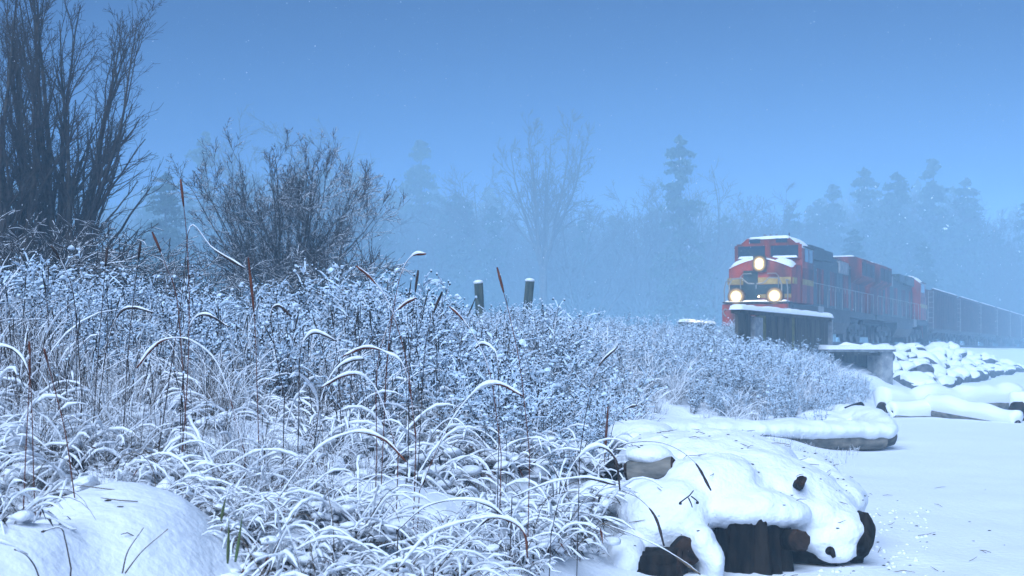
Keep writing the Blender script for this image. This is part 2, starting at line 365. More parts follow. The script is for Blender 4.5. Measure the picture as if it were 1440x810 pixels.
# the stump: upright, ridged, dark
def stump(name, label, c, r0, r1, h, seed):
    t = thing(name, label, 'stump', c)
    n, sides = 44, 110
    z = np.linspace(0, 1, n)[:, None]; an = np.arange(sides)[None] * 2 * PI / sides
    q = np.stack([np.cos(an + 0 * z).ravel() * 5, np.sin(an + 0 * z).ravel() * 5, (z + 0 * an).ravel() * 1.1], -1)
    rid = noise3(q, 2.6, seed, 3).reshape(n, sides); lob = noise3(q * .2, 2.6, seed + 4, 1).reshape(n, sides)
    R = (r0 + (r1 - r0) * z + .10 * r0 * (1 - z) ** 3) * (1 + .13 * rid + .13 * lob)
    v = np.stack([R * np.cos(an), R * np.sin(an), h * z + 0 * an + .03 * rid * z], -1).reshape(-1, 3)
    i = np.arange(n - 1)[:, None] * sides; j = np.arange(sides)[None]; jn = (j + 1) % sides
    mb = MB(); mb.add(v, np.stack([i + j, i + jn, i + sides + jn, i + sides + j], -1).reshape(-1, 4))
    mb.build('trunk', M['driftwood'], t, smooth=True)
    mb = MB(); top = v[-sides:]; k = np.concatenate([top, [top.mean(0)]])
    mb.add(k, [[sides, a, (a + 1) % sides] for a in range(sides)]); mb.build('cut_top', M['endgrain'], t)
    return t
c = P(1052, 775, 10.75); stump('driftwood_stump', 'thick dark upright stump under the overhanging snow lip of the driftwood pile', (c[0], c[1], -.12), .36, .31, .55, 3)
mk = P(1122, 750, 10.6)
log_thing('driftwood_log', 'dark round knot end of a log beside the top of the thick stump', 'log', P(1085, 757, 10.9), P(1124, 760, 10.42), .08, .085, 5, m='driftwood', bump=.2)
log_thing('driftwood_log', 'dark low log lying along the bottom edge of the snow pile by the beach', 'log', P(1095, 775, 11.0), P(1178, 783, 10.75), .09, .07, 6, m='driftwood', bump=.2)
def root_thing(name, label, cat, pts, Y, radii, seed):
    pts = np.array([P(px, py, Y + dy) for px, py, dy in pts]); c = pts.mean(0); t = thing(name, label, cat, c); n = 30
    k = np.linspace(0, 1, n); kk = np.linspace(0, 1, len(pts)); W = catmull(pts - c, n); R = np.interp(k, np.linspace(0, 1, len(radii)), radii)
    mb = MB(); mb.tubes(W[None], R[None], 12, cap=True); v = mb.v[0]; nn = noise3(v + c, 16, seed, 3); cen = np.concatenate([np.repeat(W, 12, 0), W[:1], W[-1:]])
    mb.v[0] = cen + (v - cen) * (1 + .38 * nn)[:, None]; mb.build('bark', M['driftwood'], t, True); return t
root_thing('driftwood_root', 'curled dark bark root at the beach tip of the snow pile', 'root', [(1196, 728, .25), (1214, 733, .0), (1219, 752, -.08), (1212, 770, -.1), (1200, 783, .1)], 10.85, [.05, .085, .06, .05, .075], 5)
root_thing('driftwood_root', 'little dark knob of wood in the snow just left of the curled root', 'root', [(1160, 779, .15), (1168, 775, .0), (1173, 783, -.04)], 10.66, [.03, .034, .02], 6)
log_thing('driftwood_log', 'short log with brown cut end left of the thick stump', 'log', P(935, 762, 11.3), P(968, 775, 10.25), .11, .10, 8, m='driftwood', bump=.12)
log_thing('driftwood_log', 'black log under the snow at the bottom of the pile', 'log', P(870, 808, 10.35), P(958, 800, 10.2), .16, .15, 9, m='driftwood', bump=.25)
log_thing('driftwood_log', 'pale yellowish log end peeping through snow on top of the pile', 'log', P(884, 663, 11.1), P(946, 658, 11.0), .085, .09, 10, m='grey_log', bump=.08)
log_thing('driftwood_branch', 'dark broken branch stub poking out of the right slope of the snow pile', 'branch', P(1112, 700, 11.4), P(1126, 676, 10.75), .07, .05, 11, m='driftwood', bump=.35)
log_thing('driftwood_branch', 'dark forked wood in the shaded hollow beside the arched grass at the pile', 'branch', P(838, 690, 12.0), P(868, 655, 11.9), .09, .10, 12, m='driftwood', bump=.4)
log_thing('driftwood_log', 'long weathered log with bare grey side below the snow behind the pile', 'log', P(1040, 622, 22.6), P(1240, 618, 23.6), .19, .17, 13, m='grey_log', bump=.06)
log_thing('driftwood_log', 'brown log end curving round the tip of the snow bank', 'log', P(1205, 628, 23.8), P(1252, 613, 24.3), .15, .16, 14, snow=.10, m='grey_log', bump=.08)
log_thing('driftwood_log', 'dark split timber in the hollow at the foot of the frosted weeds', 'log', P(1178, 582, 27.8), P(1212, 572, 27.2), .10, .09, 15, m='driftwood', bump=.2)
log_thing('driftwood_log', 'long snow covered log across the far end of the beach below the riprap', 'log', P(1240, 577, 37), P(1428, 566, 39.5), .22, .22, 16, snow=.30, m='grey_log', lo=-.05, hi=.4)
log_thing('driftwood_log', 'slanting snow covered log in front of the far beach log', 'log', P(1308, 577, 35), P(1430, 598, 32.5), .16, .14, 18, snow=.20, m='grey_log', lo=-.1, hi=.35)
log_thing('driftwood_log', 'short snow covered log between the bank tip and the slanting log', 'log', P(1255, 584, 34.5), P(1308, 586, 35.0), .14, .14, 19, snow=.20, m='grey_log', lo=-.2, hi=.3)
log_thing('driftwood_log', 'dark end of a big log at the edge of the photo below the riprap', 'log', P(1432, 579, 33.5), P(1475, 574, 35), .26, .26, 20, snow=.16, m='driftwood', lo=.2, hi=.6)

# ------------------------------------------------------------------ riprap: rows of snow-capped boulders under the train
def rock_proto(seed):
    r = np.random.default_rng(seed); v, f = ICO3; v = v * np.array([1, r.uniform(.75, 1), r.uniform(.65, .9)])
    for k in range(11):
        n = r.normal(size=3); n /= np.linalg.norm(n); d = r.uniform(.55, .85); s = v @ n - d
        v = v - np.maximum(s, 0)[:, None] * n * .93
    v = v + vnormals(v, f) * (.03 * noise3(v, 5, seed, 3))[:, None]
    return v, f
rocks = []
for k in range(8):
    v, f = rock_proto(40 + k); a = MB(); a.add(v, f); b = MB(); b.add(snow_over(v, f, .14, .26, .66, k, 3.0, .32), f)
    rocks.append((a.mesh('boulder', M['rock'], False), b.mesh('snow_cap', SN, True)))
rr = np.random.default_rng(5)
ORD = 'first second third fourth fifth sixth seventh eighth ninth tenth eleventh twelfth thirteenth fourteenth fifteenth sixteenth seventeenth eighteenth nineteenth twentieth'.split() + ['twenty ' + q for q in 'first second third fourth fifth'.split()]
ROWN = ['bottom', 'second', 'third', 'fourth', 'fifth', 'top']
for row in range(6):
    n = 25 - row
    for k in range(n):
        off = 7.1 - row * .60 + rr.uniform(-.25, .25)
        s = -1.9 + row * .55 + k * 1.22 * (1 + .034 * k) + rr.uniform(-.35, .35)
        if row < 2 and k == 0: s += .8
        xy = T0 + TD * s + TN * off; z = gz(*xy); sc = rr.uniform(.36, .78) * (1.3 if rr.uniform() < .15 else 1)
        q = int(rr.integers(0, 8))
        t = bpy.data.objects.new('boulder', rocks[q][0]); COL.objects.link(t)
        t.location = (xy[0], xy[1], z + sc * rr.uniform(.02, .30)); t.rotation_euler = (rr.uniform(-.3, .3), rr.uniform(-.3, .3), rr.uniform(0, 6.28))
        t.scale = (sc * rr.uniform(.9, 1.3), sc, sc * rr.uniform(.6, .95))
        tag(t, f'snow capped boulder, {ORD[k]} from the culvert in the {ROWN[row]} row of the riprap', 'boulder', 'boulders of the riprap below the train')
        c_ = bpy.data.objects.new('snow_cap', rocks[q][1]); COL.objects.link(c_); c_.parent = t

# ------------------------------------------------------------------ railway: rails, walls, locomotives, wagons
RZ = PI / 2 - TA
def tr(s, off=0.0, z=0.0):
    q = T0 + TD * s + TN * off; return (q[0], q[1], RAIL_Z + z)
t = thing('railway_track', 'snowed over railway track with two rails under the train', 'railway track', tr(0), RZ)
for y in (-.76, .76):
    mb = MB(); mb.box((70, y, -.02), (230, .07, .04)); mb.box((70, y, -.10), (230, .02, .13)); mb.box((70, y, -.16), (230, .14, .02)); mb.build('rail', M['rail'], t)
sl = MB()
for s in np.arange(-45, 185, .6): sl.box((s, 0, -.20), (.22, 2.5, .14))
tag(sl.build('sleepers', M['timber'], t), kind='stuff')

def mbx(name, m, parent, *boxes):
    mb = MB()
    for c_, d_ in boxes: mb.box(c_, d_)
    return mb.build(name, m, parent)

def bogie(parent, x, wheels=3, pitch=1.85):
    """a truck: side frames and wheels, parented straight to the vehicle"""
    L = pitch * (wheels - 1) + 1.3
    b = MB()
    for sy in (-1, 1):
        pr = [(-L / 2, sy * 1.08, .62), (-L / 2, sy * 1.08, .86), (-L / 2 + .5, sy * 1.08, 1.0), (L / 2 - .5, sy * 1.08, 1.0), (L / 2, sy * 1.08, .86), (L / 2, sy * 1.08, .62), (L / 2 - .8, sy * 1.08, .45), (-L / 2 + .8, sy * 1.08, .45)]
        b.prism([(x + p[0], p[1], p[2]) for p in pr], (0, sy * .12, 0))
        for k in range(wheels):
            wx = x + (k - (wheels - 1) / 2) * pitch
            b.box((wx, sy * 1.24, .52), (.36, .12, .36))
        for k in range(wheels - 1):
            wx = x + (k + .5 - (wheels - 1) / 2) * pitch
            b.cyl((wx, sy * 1.16, .62), (wx, sy * 1.16, 1.12), .11, 8)
    tk = b.build('truck_frame', M['black'], parent)
    for k in range(wheels):
        wx = x + (k - (wheels - 1) / 2) * pitch
        for sy in (-1, 1):
            m = MB(); m.cyl((wx, sy * .70, .51), (wx, sy * .84, .51), .51, 20); m.cyl((wx, sy * .66, .51), (wx, sy * .70, .51), .545, 20); m.build('wheel', M['rail'], tk)

def handrail(parent, pts, r=.022, m='white_paint', name='handrail'):
    mb = MB(); mb.tubes(np.array([pts], float), np.full((1, len(pts)), r), 6); return mb.build(name, M[m], parent)

def nose_prof(x, w_, zb, zs, zc, n=11):
    """closed outline of the nose in the plane at x: arched top"""
    p = [(x, -w_, zb), (x, w_, zb), (x, w_, zs)]
    for k in range(1, n):
        y = w_ * math.cos(k / n * PI)
        p.append((x, y, zs + (zc - zs) * (1 - abs(y / w_) ** 1.6)))
    p.append((x, -w_, zs)); return p

def locomotive(label, loc, rz, lit):
    t = thing('locomotive', label, 'locomotive', loc, rz, 'orange and green diesel locomotives at the head of the train')
    # frame, pilot, steps
    mb = MB(); mb.box((11.1, 0, 1.48), (21.6, 2.95, .32)); mb.box((11.1, 0, 1.30), (21.0, 1.2, .3)); mb.build('frame', M['black'], t)
    mb = MB()
    mb.prism([(.10, -1.48, .45), (.10, 1.48, .45), (.10, 1.48, 1.60), (.10, -1.48, 1.60)], (.12, 0, 0)); mb.build('pilot', M['orange'], t)
    mb = MB(); mb.loft([[(-.30, -.1, .16), (-.30, .1, .16), (-.12, .1, .62), (-.12, -.1, .62)], [(-.30, -.1, .16), (-.30, .1, .16), (-.12, .1, .62), (-.12, -.1, .62)]], cap=False)
    pl = MB()
    for sy in (-1, 1):
        pl.prism([(-.35, 0, .14), (-.02, 0, .66), (.10, sy * 1.45, .66), (.0, sy * 1.45, .14)], (.05, 0, 0))
    pl.build('snow_plough', M['black'], t)
    mbx('coupler', M['black'], t, ((-.25, 0, .92), (.7, .26, .28)), ((-.62, .06, .92), (.22, .34, .30)))
    for sy in (-1, 1):
        st = MB()
        for k, z in enumerate((.42, .76, 1.10, 1.42)): st.box((.62, sy * 1.36, z), (.72, .30, .04))
        st.box((.26, sy * 1.36, .95), (.04, .30, 1.25)); st.box((.98, sy * 1.36, .95), (.04, .30, 1.25)); st.build('steps', M['black'], t)
    mb = MB(); mb.box((.55, 0, 1.68), (1.0, 2.9, .06)); mb.build('front_deck', M['black'], t)
    mb = MB(); snow_slab(mb, .12, .98, -1.4, 1.4, 1.71, .07, 8, 20, 3); mb.build('deck_snow', SN, t, True)
    # nose
    N0 = nose_prof(1.0, 1.42, 1.70, 3.22, 3.66); N1 = nose_prof(1.75, 1.50, 1.70, 3.34, 3.80); N2 = nose_prof(2.5, 1.52, 1.70, 3.40, 3.84)
    mb = MB(); mb.loft([N0, N1, N2]); nose = mb.build('nose', M['orange'], t)
    mbx('nose_stripe', M['yellow'], nose, ((.995, 0, 2.66), (.024, 2.80, .30)))
    mbx('nose_stripe', M['green_paint'], nose, ((.993, 0, 2.28), (.024, 2.81, .42)))
    mbx('nose_stripe', M['yellow'], nose, ((.994, 0, 1.98), (.024, 2.805, .16)))
    for sy in (-1, 1):
        mbx('nose_stripe', M['yellow'], nose, ((1.75, sy * 1.475, 2.66), (1.45, .05, .28)))
    dr = MB(); dr.box((.972, .42, 2.45), (.03, .66, 1.35)); dr.build('nose_door', M['green_paint'], nose)
    mbx('door_handle', M['grey'], nose, ((.94, .16, 2.4), (.05, .04, .18)))
    # snow on the nose shoulders and a roll above the headlight
    for y0, y1 in ((-1.44, -.62), (.50, 1.44)):
        mb = MB(); a = np.linspace(0, 1, 16); bq = np.linspace(-1, 1, 7); A, B_ = np.meshgrid(a, bq, indexing='ij')
        Yn = y0 + (y1 - y0) * A; zt = 3.26 + .42 * (1 - np.abs(Yn / 1.46) ** 1.6); ed = np.sqrt(np.clip(1 - B_ ** 2, 0, 1)) * np.clip(np.sin(A * PI) * 1.6, 0, 1)
        X = 1.62 + .68 * B_; Z = zt + (X - 1.0) * .10 + .20 * ed - .03
        mb.add(np.stack([X, Yn, Z], -1).reshape(-1, 3), np.array([[q * 7 + r_, q * 7 + r_ + 1, q * 7 + r_ + 8, q * 7 + r_ + 7] for q in range(15) for r_ in range(6)]))
        mb.build('nose_snow', SN, t, True)
    mb = MB(); yy = np.linspace(-1.40, 1.40, 30); zt = 3.235 + .44 * (1 - np.abs(yy / 1.42) ** 1.6)
    mb.tubes(np.stack([np.full(30, 1.03), yy, zt], -1)[None], np.full((1, 30), .035), 6); mb.build('nose_snow', SN, t, True)
    # cab
    prof = lambda x, g=0: [(x, -1.56 + g, 1.70), (x, 1.56 - g, 1.70), (x, 1.56 - g, 4.20), (x, .98 - g, 4.68), (x, -.98 + g, 4.68), (x, -1.56 + g, 4.20)]
    mb = MB(); mb.loft([prof(2.5), prof(4.9)]); cab = mb.build('cab', M['orange'], t)
    fr = MB()
    # windscreen frame: bars standing proud of the cab face
    for (y, z, dy, dz) in ((0, 4.38, 2.90, .10), (0, 3.76, 2.9, .09), (0, 4.05, .26, .62), (-1.47, 4.05, .15, .62), (1.47, 4.05, .15, .62)): fr.box((2.475, y, z), (.07, dy, dz))
    fr.build('windscreen_frame', M['orange'], cab)
    for sy in (-1, 1):
        mb = MB(); mb.box((2.485, sy * .765, 4.06), (.05, 1.27, .56)); mb.build('windscreen', M['glass'], cab)
        mb = MB(); mb.box((2.47, sy * .62, 4.555), (.06, .52, .19)); mb.build('number_board', M['glass'], cab)
        mb = MB(); mb.box((3.35, sy * 1.565, 3.9), (.75, .03, .62)); mb.box((4.25, sy * 1.565, 3.9), (.7, .03, .62)); mb.build('side_window', M['glass'], cab)
        mb = MB(); mb.box((3.8, sy * 1.60, 4.27), (2.0, .16, .05)); mb.build('window_awning', M['green_paint'], cab)
        mb = MB(); mb.tubes(np.array([[(2.462, sy * .55, 3.80), (2.455, sy * .95, 4.12)]]), np.full((1, 2), .014), 5); mb.build('wiper', M['black'], cab)
        mb = MB(); snow_slab(mb, 2.36, 2.46, min(sy * .2, sy * 1.35), max(sy * .2, sy * 1.35), 3.78, .09, 6, 16, 5 + sy); mb.build('sill_snow', SN, cab, True)
        mbx('cab_stripe', M['yellow'], cab, ((3.7, sy * 1.565, 2.66), (2.3, .02, .26)))
        mbx('cab_panel', M['faded'], cab, ((3.7, sy * 1.567, 3.05), (2.3, .02, .5)))
    mb = MB(); snow_slab(mb, 2.5, 4.8, -.95, .95, 4.66, .12, 20, 16, 2)
    mb.build('roof_snow', SN, cab, True)
    for sy in (-1, 1):
        mb = MB(); a = np.linspace(0, 1, 12); bq = np.linspace(0, 1, 8); A, B_ = np.meshgrid(a, bq, indexing='ij')
        Yy = sy * (.98 + .6 * B_); Zz = 4.68 - .49 * B_ + .09 * np.sin(A * PI) ** .3 * np.clip(np.sin(B_ * PI + .5), 0, 1) * (1 + .3 * np.sin(A * 9)); X = 2.46 + 2.4 * A
        f = np.array([[q * 8 + r_, q * 8 + r_ + 1, q * 8 + r_ + 9, q * 8 + r_ + 8] for q in range(11) for r_ in range(7)])
        mb.add(np.stack([X, Yy, Zz], -1).reshape(-1, 3), f); mb.build('roof_snow', SN, cab, True)
    mb = MB()
    for k in range(3): mb.cyl((3.6, .25 * k - .25, 4.80), (3.05 - .1 * k, .25 * k - .25, 4.84), .06, 8)
    mb.build('horn', M['grey'], t)
    mb = MB(); mb.cyl((4.3, -.55, 4.68), (4.3, -.55, 5.05), .03, 6); mb.build('antenna', M['black'], t)
    # hood
    hp = lambda x, g=0: [(x, -.98 - g, 1.66), (x, .98 + g, 1.66), (x, .98 + g, 4.15 + g * .4), (x, .70 + g, 4.42 + g * .4), (x, -.70 - g, 4.42 + g * .4), (x, -.98 - g, 4.15 + g * .4)]
    mb = MB(); mb.loft([hp(4.9), hp(17.2)]); hood = mb.build('hood', M['green_paint'], t)
    mbx('radiator_band', M['orange'], t, ((19.4, 0, 4.62), (4.2, 2.6, .14)))
    for sy in (-1, 1):
        mbx('hood_stripe', M['faded'], hood, ((11.05, sy * .985, 2.62), (12.1, .03, .95)))
        mbx('hood_stripe', M['yellow'], hood, ((11.05, sy * .988, 3.16), (12.1, .032, .10)))
        for k in range(15):
            x = 5.35 + k * .81
            mb = MB(); mb.box((x, sy * 1.012, 2.72), (.74, .028, 1.75)); mb.build('hood_door', M['faded'] if k in (1, 4, 5, 9, 12) else (M['orange'] if k in (8, 13) else M['green_paint']), hood)
            mb = MB(); mb.box((x + .28, sy * 1.035, 2.7), (.03, .03, .2)); mb.build('latch', M['grey'], hood)
    mbx('dynamic_brake_box', M['green_paint'], t, ((7.2, 0, 4.25), (3.2, 2.5, .62)))
    mbx('air_intake', M['green_paint'], t, ((10.4, 0, 4.3), (2.2, 2.3, .5)))
    mbx('exhaust_stack', M['black'], t, ((12.6, 0, 4.55), (1.2, .5, .35)))
    mbx('intake_grille', M['grey'], t, ((14.9, 0, 3.95), (2.4, 2.16, .62)))
    # radiator section
    rp = lambda x: [(x, -1.0, 1.66), (x, 1.0, 1.66), (x, 1.0, 3.25), (x, 1.56, 3.55), (x, 1.56, 4.55), (x, 1.2, 4.72), (x, -1.2, 4.72), (x, -1.56, 4.55), (x, -1.56, 3.55), (x, -1.0, 3.25)]
    mb = MB(); mb.loft([rp(17.2), rp(21.55)]); rad = mb.build('radiator_housing', M['faded'], t)
    for sy in (-1, 1):
        for k in range(3): mbx('radiator_grille', M['black'], rad, ((18.0 + k * 1.35, sy * 1.567, 4.05), (1.15, .03, .72)))
        mbx('radiator_panel', M['faded'], rad, ((19.4, sy * 1.008, 2.5), (4.1, .03, 1.2)))
    mb = MB(); snow_slab(mb, 17.3, 21.5, -1.2, 1.2, 4.70, .10, 26, 12, 8); mb.build('roof_snow', SN, rad, True)
    mb = MB(); snow_slab(mb, 5.0, 17.1, -.7, .7, 4.41, .05, 40, 8, 9); mb.build('hood_snow', SN, hood, True)
    # walkway handrails and posts
    for sy in (-1, 1):
        handrail(t, [(5.0, sy * 1.45, 2.75), (21.6, sy * 1.45, 2.75)], .02, 'grey')
        po = MB()
        for x in np.arange(5.0, 21.8, 1.85): po.cyl((x, sy * 1.45, 1.62), (x, sy * 1.45, 2.76), .02, 6)
        po.build('handrail_posts', M['grey'], t)['kind'] = 'stuff'
        handrail(t, [(.30, sy * 1.42, .9), (.24, sy * 1.42, 2.3), (.30, sy * 1.36, 2.62), (.42, sy * 1.30, 2.66), (.9, sy * 1.3, 2.66)], .028)
        handrail(t, [(.16, sy * 1.18, 1.66), (.16, sy * 1.18, 2.45), (.18, sy * 1.05, 2.72), (.18, sy * .62, 2.76), (.18, sy * .45, 2.60), (.18, sy * .34, 2.52), (.18, sy * .05, 2.50)], .030)
        handrail(t, [(.90, sy * .86, 1.80), (.88, sy * .86, 2.86), (.90, sy * .74, 2.98), (.90, sy * .36, 2.98)], .026)
        handrail(t, [(.08, sy * 1.30, 1.05), (.02, sy * 1.38, 1.16), (.02, sy * 1.42, 1.30), (.05, sy * 1.34, 1.40), (.08, sy * 1.24, 1.34)], .03, name='uncoupling_lever')
    # tank, trucks, boxes
    tp = [(-3.3, -1.45, .95), (-3.3, -1.15, .42), (-3.3, 1.15, .42), (-3.3, 1.45, .95), (-3.3, 1.45, 1.34), (-3.3, -1.45, 1.34)]
    mb = MB(); mb.prism([(p[0] + 11.1, p[1], p[2]) for p in tp], (6.6, 0, 0)); mb.build('fuel_tank', M['black'], t)
    bogie(t, 4.2); bogie(t, 18.0)
    mbx('battery_box', M['grey'], t, ((6.9, 0, 1.42), (1.3, 2.99, .5)))
    # lamps
    L = M['lamp'] if lit else M['lamp_off']  # lens discs drawn as wide as the lamps' glare
    hl = MB(); hl.box((.95, 0, 3.42), (.12, .58, .72)); hb = hl.build('headlight', M['black'], t)
    for sy in (-1, 1):
        mb = MB(); mb.cyl((.855, 0, 3.42 + sy * .06), (.90, 0, 3.42 + sy * .061), .31, 28); mb.build('lamp_lens', L, hb)
    for sy in (-1, 1):
        dl = MB(); dl.cyl((.20, sy * .86, 1.95), (.44, sy * .86, 1.95), .375, 26); dl.box((.32, sy * .86, 1.70), (.12, .12, .2)); d_ = dl.build('ditch_light', M['black'], t)
        mb = MB(); mb.cyl((.13, sy * .86, 1.95), (.21, sy * .86, 1.95), .385, 32); mb.build('lamp_lens', L, d_)
    mb = MB(); mb.cyl((.92, .04, 1.96), (.97, .04, 1.96), .06, 12); mb.build('marker_lamp', L, t)
    if lit:
        for nm, p_, e in (('headlight_nose_fill', (.60, 0, 3.42), 22), ('ditch_nose_fill', (-.05, .86, 1.95), 26), ('ditch_nose_fill', (-.05, -.86, 1.95), 26)):  # added point lights ahead of the lenses, warming the nose behind
            ld = bpy.data.lights.new(nm, 'POINT'); ld.energy = e; ld.color = (1.0, .80, .45); ld.shadow_soft_size = .12
            lo = bpy.data.objects.new(nm, ld); COL.objects.link(lo); lo.parent = t; lo.location = p_
        for nm, p_, e in (('headlight_beam', (.80, 0, 3.42), 1500), ('ditch_beam', (.08, .86, 1.95), 1300), ('ditch_beam', (.08, -.86, 1.95), 1300)):
            ld = bpy.data.lights.new(nm, 'SPOT'); ld.energy = e; ld.color = (1.0, .86, .62); ld.shadow_soft_size = .12; ld.spot_size = math.radians(80); ld.spot_blend = .6
            lo = bpy.data.objects.new(nm, ld); COL.objects.link(lo); lo.parent = t; lo.location = p_; lo.rotation_euler = Vector((1, 0, -.24)).to_track_quat('Z', 'Y').to_euler()
    return t
locomotive('leading orange red locomotive with three bright headlights and snow on its nose', tr(0), RZ, True)
locomotive('second locomotive, coupled behind the lit one and facing away', tr(44.7), RZ + PI, False)

def wagon(label, loc):
    t = thing('coal_wagon', label, 'wagon', loc, RZ, 'brown open wagons behind the locomotives')
    L = 16.0
    mb = MB()
    for sy in (-1, 1): mb.box((L / 2, sy * 1.53, 2.55), (L - 1.2, .05, 2.9))
    mb.prism([(.6, -1.5, 1.15), (.6, -1.5, 4.0), (.65, -1.5, 4.0), (1.6, -1.5, 1.15)], (0, 3.0, 0)); mb.prism([(L - .6, -1.5, 1.15), (L - 1.6, -1.5, 1.15), (L - .65, -1.5, 4.0), (L - .6, -1.5, 4.0)], (0, 3.0, 0))
    mb.box((L / 2, 0, 1.15), (L - 2, 2.9, .08)); mb.build('body', M['hopper'], t)
    for sy in (-1, 1):
        for k in range(14): mbx('rib', M['hopper'], t, ((1.0 + k * (L - 2.0) / 13, sy * 1.60, 2.5), (.12, .10, 2.75)))
        mbx('top_chord', M['hopper'], t, ((L / 2, sy * 1.55, 4.04), (L - 1.0, .16, .14)))
        mb = MB(); snow_slab(mb, .6, L - .6, sy * 1.55 - .07, sy * 1.55 + .07, 4.11, .05, 40, 5, 4); mb.build('chord_snow', SN, t, True)
        mbx('side_sill', M['black'], t, ((L / 2, sy * 1.50, 1.05), (L - .2, .2, .3)))
        ld = MB()
        for z in np.arange(1.2, 3.9, .38): ld.box((.45, sy * 1.45, z), (.04, .4, .03))
        ld.box((.45, sy * 1.27, 2.5), (.04, .03, 2.8)); ld.box((.45, sy * 1.63, 2.5), (.04, .03, 2.8)); ld.build('ladder', M['grey'], t)
    v = []; nx, ny = 40, 10
    u = np.linspace(.8, L - .8, nx); q = np.linspace(-1.48, 1.48, ny); U, Q = np.meshgrid(u, q, indexing='ij')
    Z = 3.75 + .5 * (1 - (Q / 1.5) ** 2) * np.clip(np.minimum(U - .6, L - .6 - U) / 2, 0, 1) + .08 * noise3(np.stack([U, Q, 0 * U], -1).reshape(-1, 3), 2.2, 3, 3).reshape(U.shape)
    f = np.array([[a * ny + b, (a + 1) * ny + b, (a + 1) * ny + b + 1, a * ny + b + 1] for a in range(nx - 1) for b in range(ny - 1)])
    mb = MB(); mb.add(np.stack([U, Q, Z], -1).reshape(-1, 3), f); mb.build('coal_load', M['coal'], t, True)
    mb = MB(); mb.box((L / 2, 0, .95), (L + .6, .5, .4)); mb.build('centre_sill', M['black'], t)
    hp_ = MB()
    for x in (4.9, 8.0, 11.1): hp_.loft([[(x - 1.3, -1.3, 1.1), (x + 1.3, -1.3, 1.1), (x + 1.3, 1.3, 1.1), (x - 1.3, 1.3, 1.1)], [(x - .4, -.6, .45), (x + .4, -.6, .45), (x + .4, .6, .45), (x - .4, .6, .45)]])
    hp_.build('discharge_hoppers', M['hopper'], t)
    bogie(t, 2.0, 2); bogie(t, L - 2.0, 2)
    return t
w0 = wagon('brown open wagon coupled directly behind the second locomotive', tr(45.6))
for k, lb in enumerate(['second brown open wagon in the line behind the locomotives', 'third brown open wagon, small in the haze', 'fourth brown open wagon, at the photo edge in the haze', 'fifth brown open wagon, faint in the haze at the very edge', 'sixth brown open wagon, fainter still behind the fifth', 'seventh brown open wagon, last and faintest in the haze']):
    c_ = copy_tree(w0); c_.location = tr(45.6 + 17.0 * (k + 1)); c_['label'] = lb

# dark timber wall with concrete post, in front of the locomotive
def frame_between(a, b):
    d = np.asarray(b)[:2] - np.asarray(a)[:2]; return math.atan2(d[1], d[0]), float(np.hypot(*d))
a, b = np.array([7.17, 44.4]), np.array([12.70, 55.8]); rz, LW = frame_between(a, b)
TOPZ = 3.02
t = thing('timber_wall', 'dark plank wall with a snow capped top in front of the leading locomotive', 'wall', (a[0], a[1], 0), rz)
np_ = 26; pw = LW / np_; rp = np.random.default_rng(3)
for k in range(np_):
    if k in (3, 4): continue
    m_ = 'mossy' if k in (5, 6) else ('mossy' if k == 14 else 'timber')
    mbx('plank', M[m_], t, ((pw * (k + .5), rp.uniform(-.02, .02), (TOPZ - .1) / 2 + .2), (pw - .03, .10, TOPZ - .5 + rp.uniform(-.05, .02))))
mbx('concrete_post', M['concrete'], t, ((pw * 4, -.08, 1.4), (pw * 1.9, .26, 2.75)))
mbx('backing_beam', M['timber'], t, ((LW / 2, .16, 2.0), (LW, .16, .25)), ((LW / 2, .16, 1.0), (LW, .16, .25)))
mbx('cap_beam', M['timber'], t, ((LW / 2, 0, TOPZ - .08), (LW + .1, .32, .14)))
mbx('end_post', M['grey'], t, ((LW - .02, -.1, 1.45), (.18, .2, 2.9)))
mb = MB(); snow_slab(mb, -.1, LW + .1, -.22, .22, TOPZ - .01, .17, 90, 8, 21, over=.04); mb.build('snow_cap', SN, t, True)
# far low wing of the bridge to the left of the train
a = P(958, 452, 56); b = P(1002, 454, 60); rz, L2 = frame_between(a, b)
t = thing('guard_timber', 'low dark timber in the weeds left of the locomotive', 'timber', (a[0], a[1], 0), rz)
for k in range(4): mbx('block', M['timber'], t, ((L2 * (k + .5) / 4, 0, a[2] - .2), (L2 / 4 - .12, .3, .42)))
mbx('beam', M['timber'], t, ((L2 / 2, .1, a[2] - .3), (L2, .2, .15)))
mb = MB(); snow_slab(mb, 0, L2, -.16, .16, a[2] + .0, .10, 30, 6, 23); mb.build('snow_cap', SN, t, True)
# culvert head in front of the riprap
a = P(1160, 492, 54.0); b = P(1252, 492, 56.0); rz, L2 = frame_between(a, b)
t = thing('culvert_head', 'low concrete culvert head with dark opening and snowy slab beside the riprap', 'culvert', (a[0], a[1], 0), rz)
mbx('slab', M['concrete'], t, ((L2 / 2, .5, 1.68), (L2 + .1, 1.5, .12)))
mbx('back_wall', M['timber'], t, ((L2 / 2, 1.1, .85), (L2, .2, 1.55)))
mbx('side_pillar', M['concrete'], t, ((L2 - .32, .25, .80), (.62, .8, 1.63)))
mbx('side_face', M['timber'], t, ((L2 + .03, .6, .85), (.06, 1.3, 1.5)))
mbx('sill', M['concrete'], t, ((L2 * .52, .30, .38), (L2 * .55, .5, .75)))
mbx('left_pillar', M['timber'], t, ((.15, .35, .80), (.3, .7, 1.63)))
mbx('lintel', M['timber'], t, ((L2 / 2 - .3, -.02, 1.55), (L2 - .8, .12, .14)))
mb = MB(); snow_slab(mb, -.05, L2 + .05, -.28, 1.3, 1.735, .15, 30, 14, 25); mb.build('snow_cap', SN, t, True)
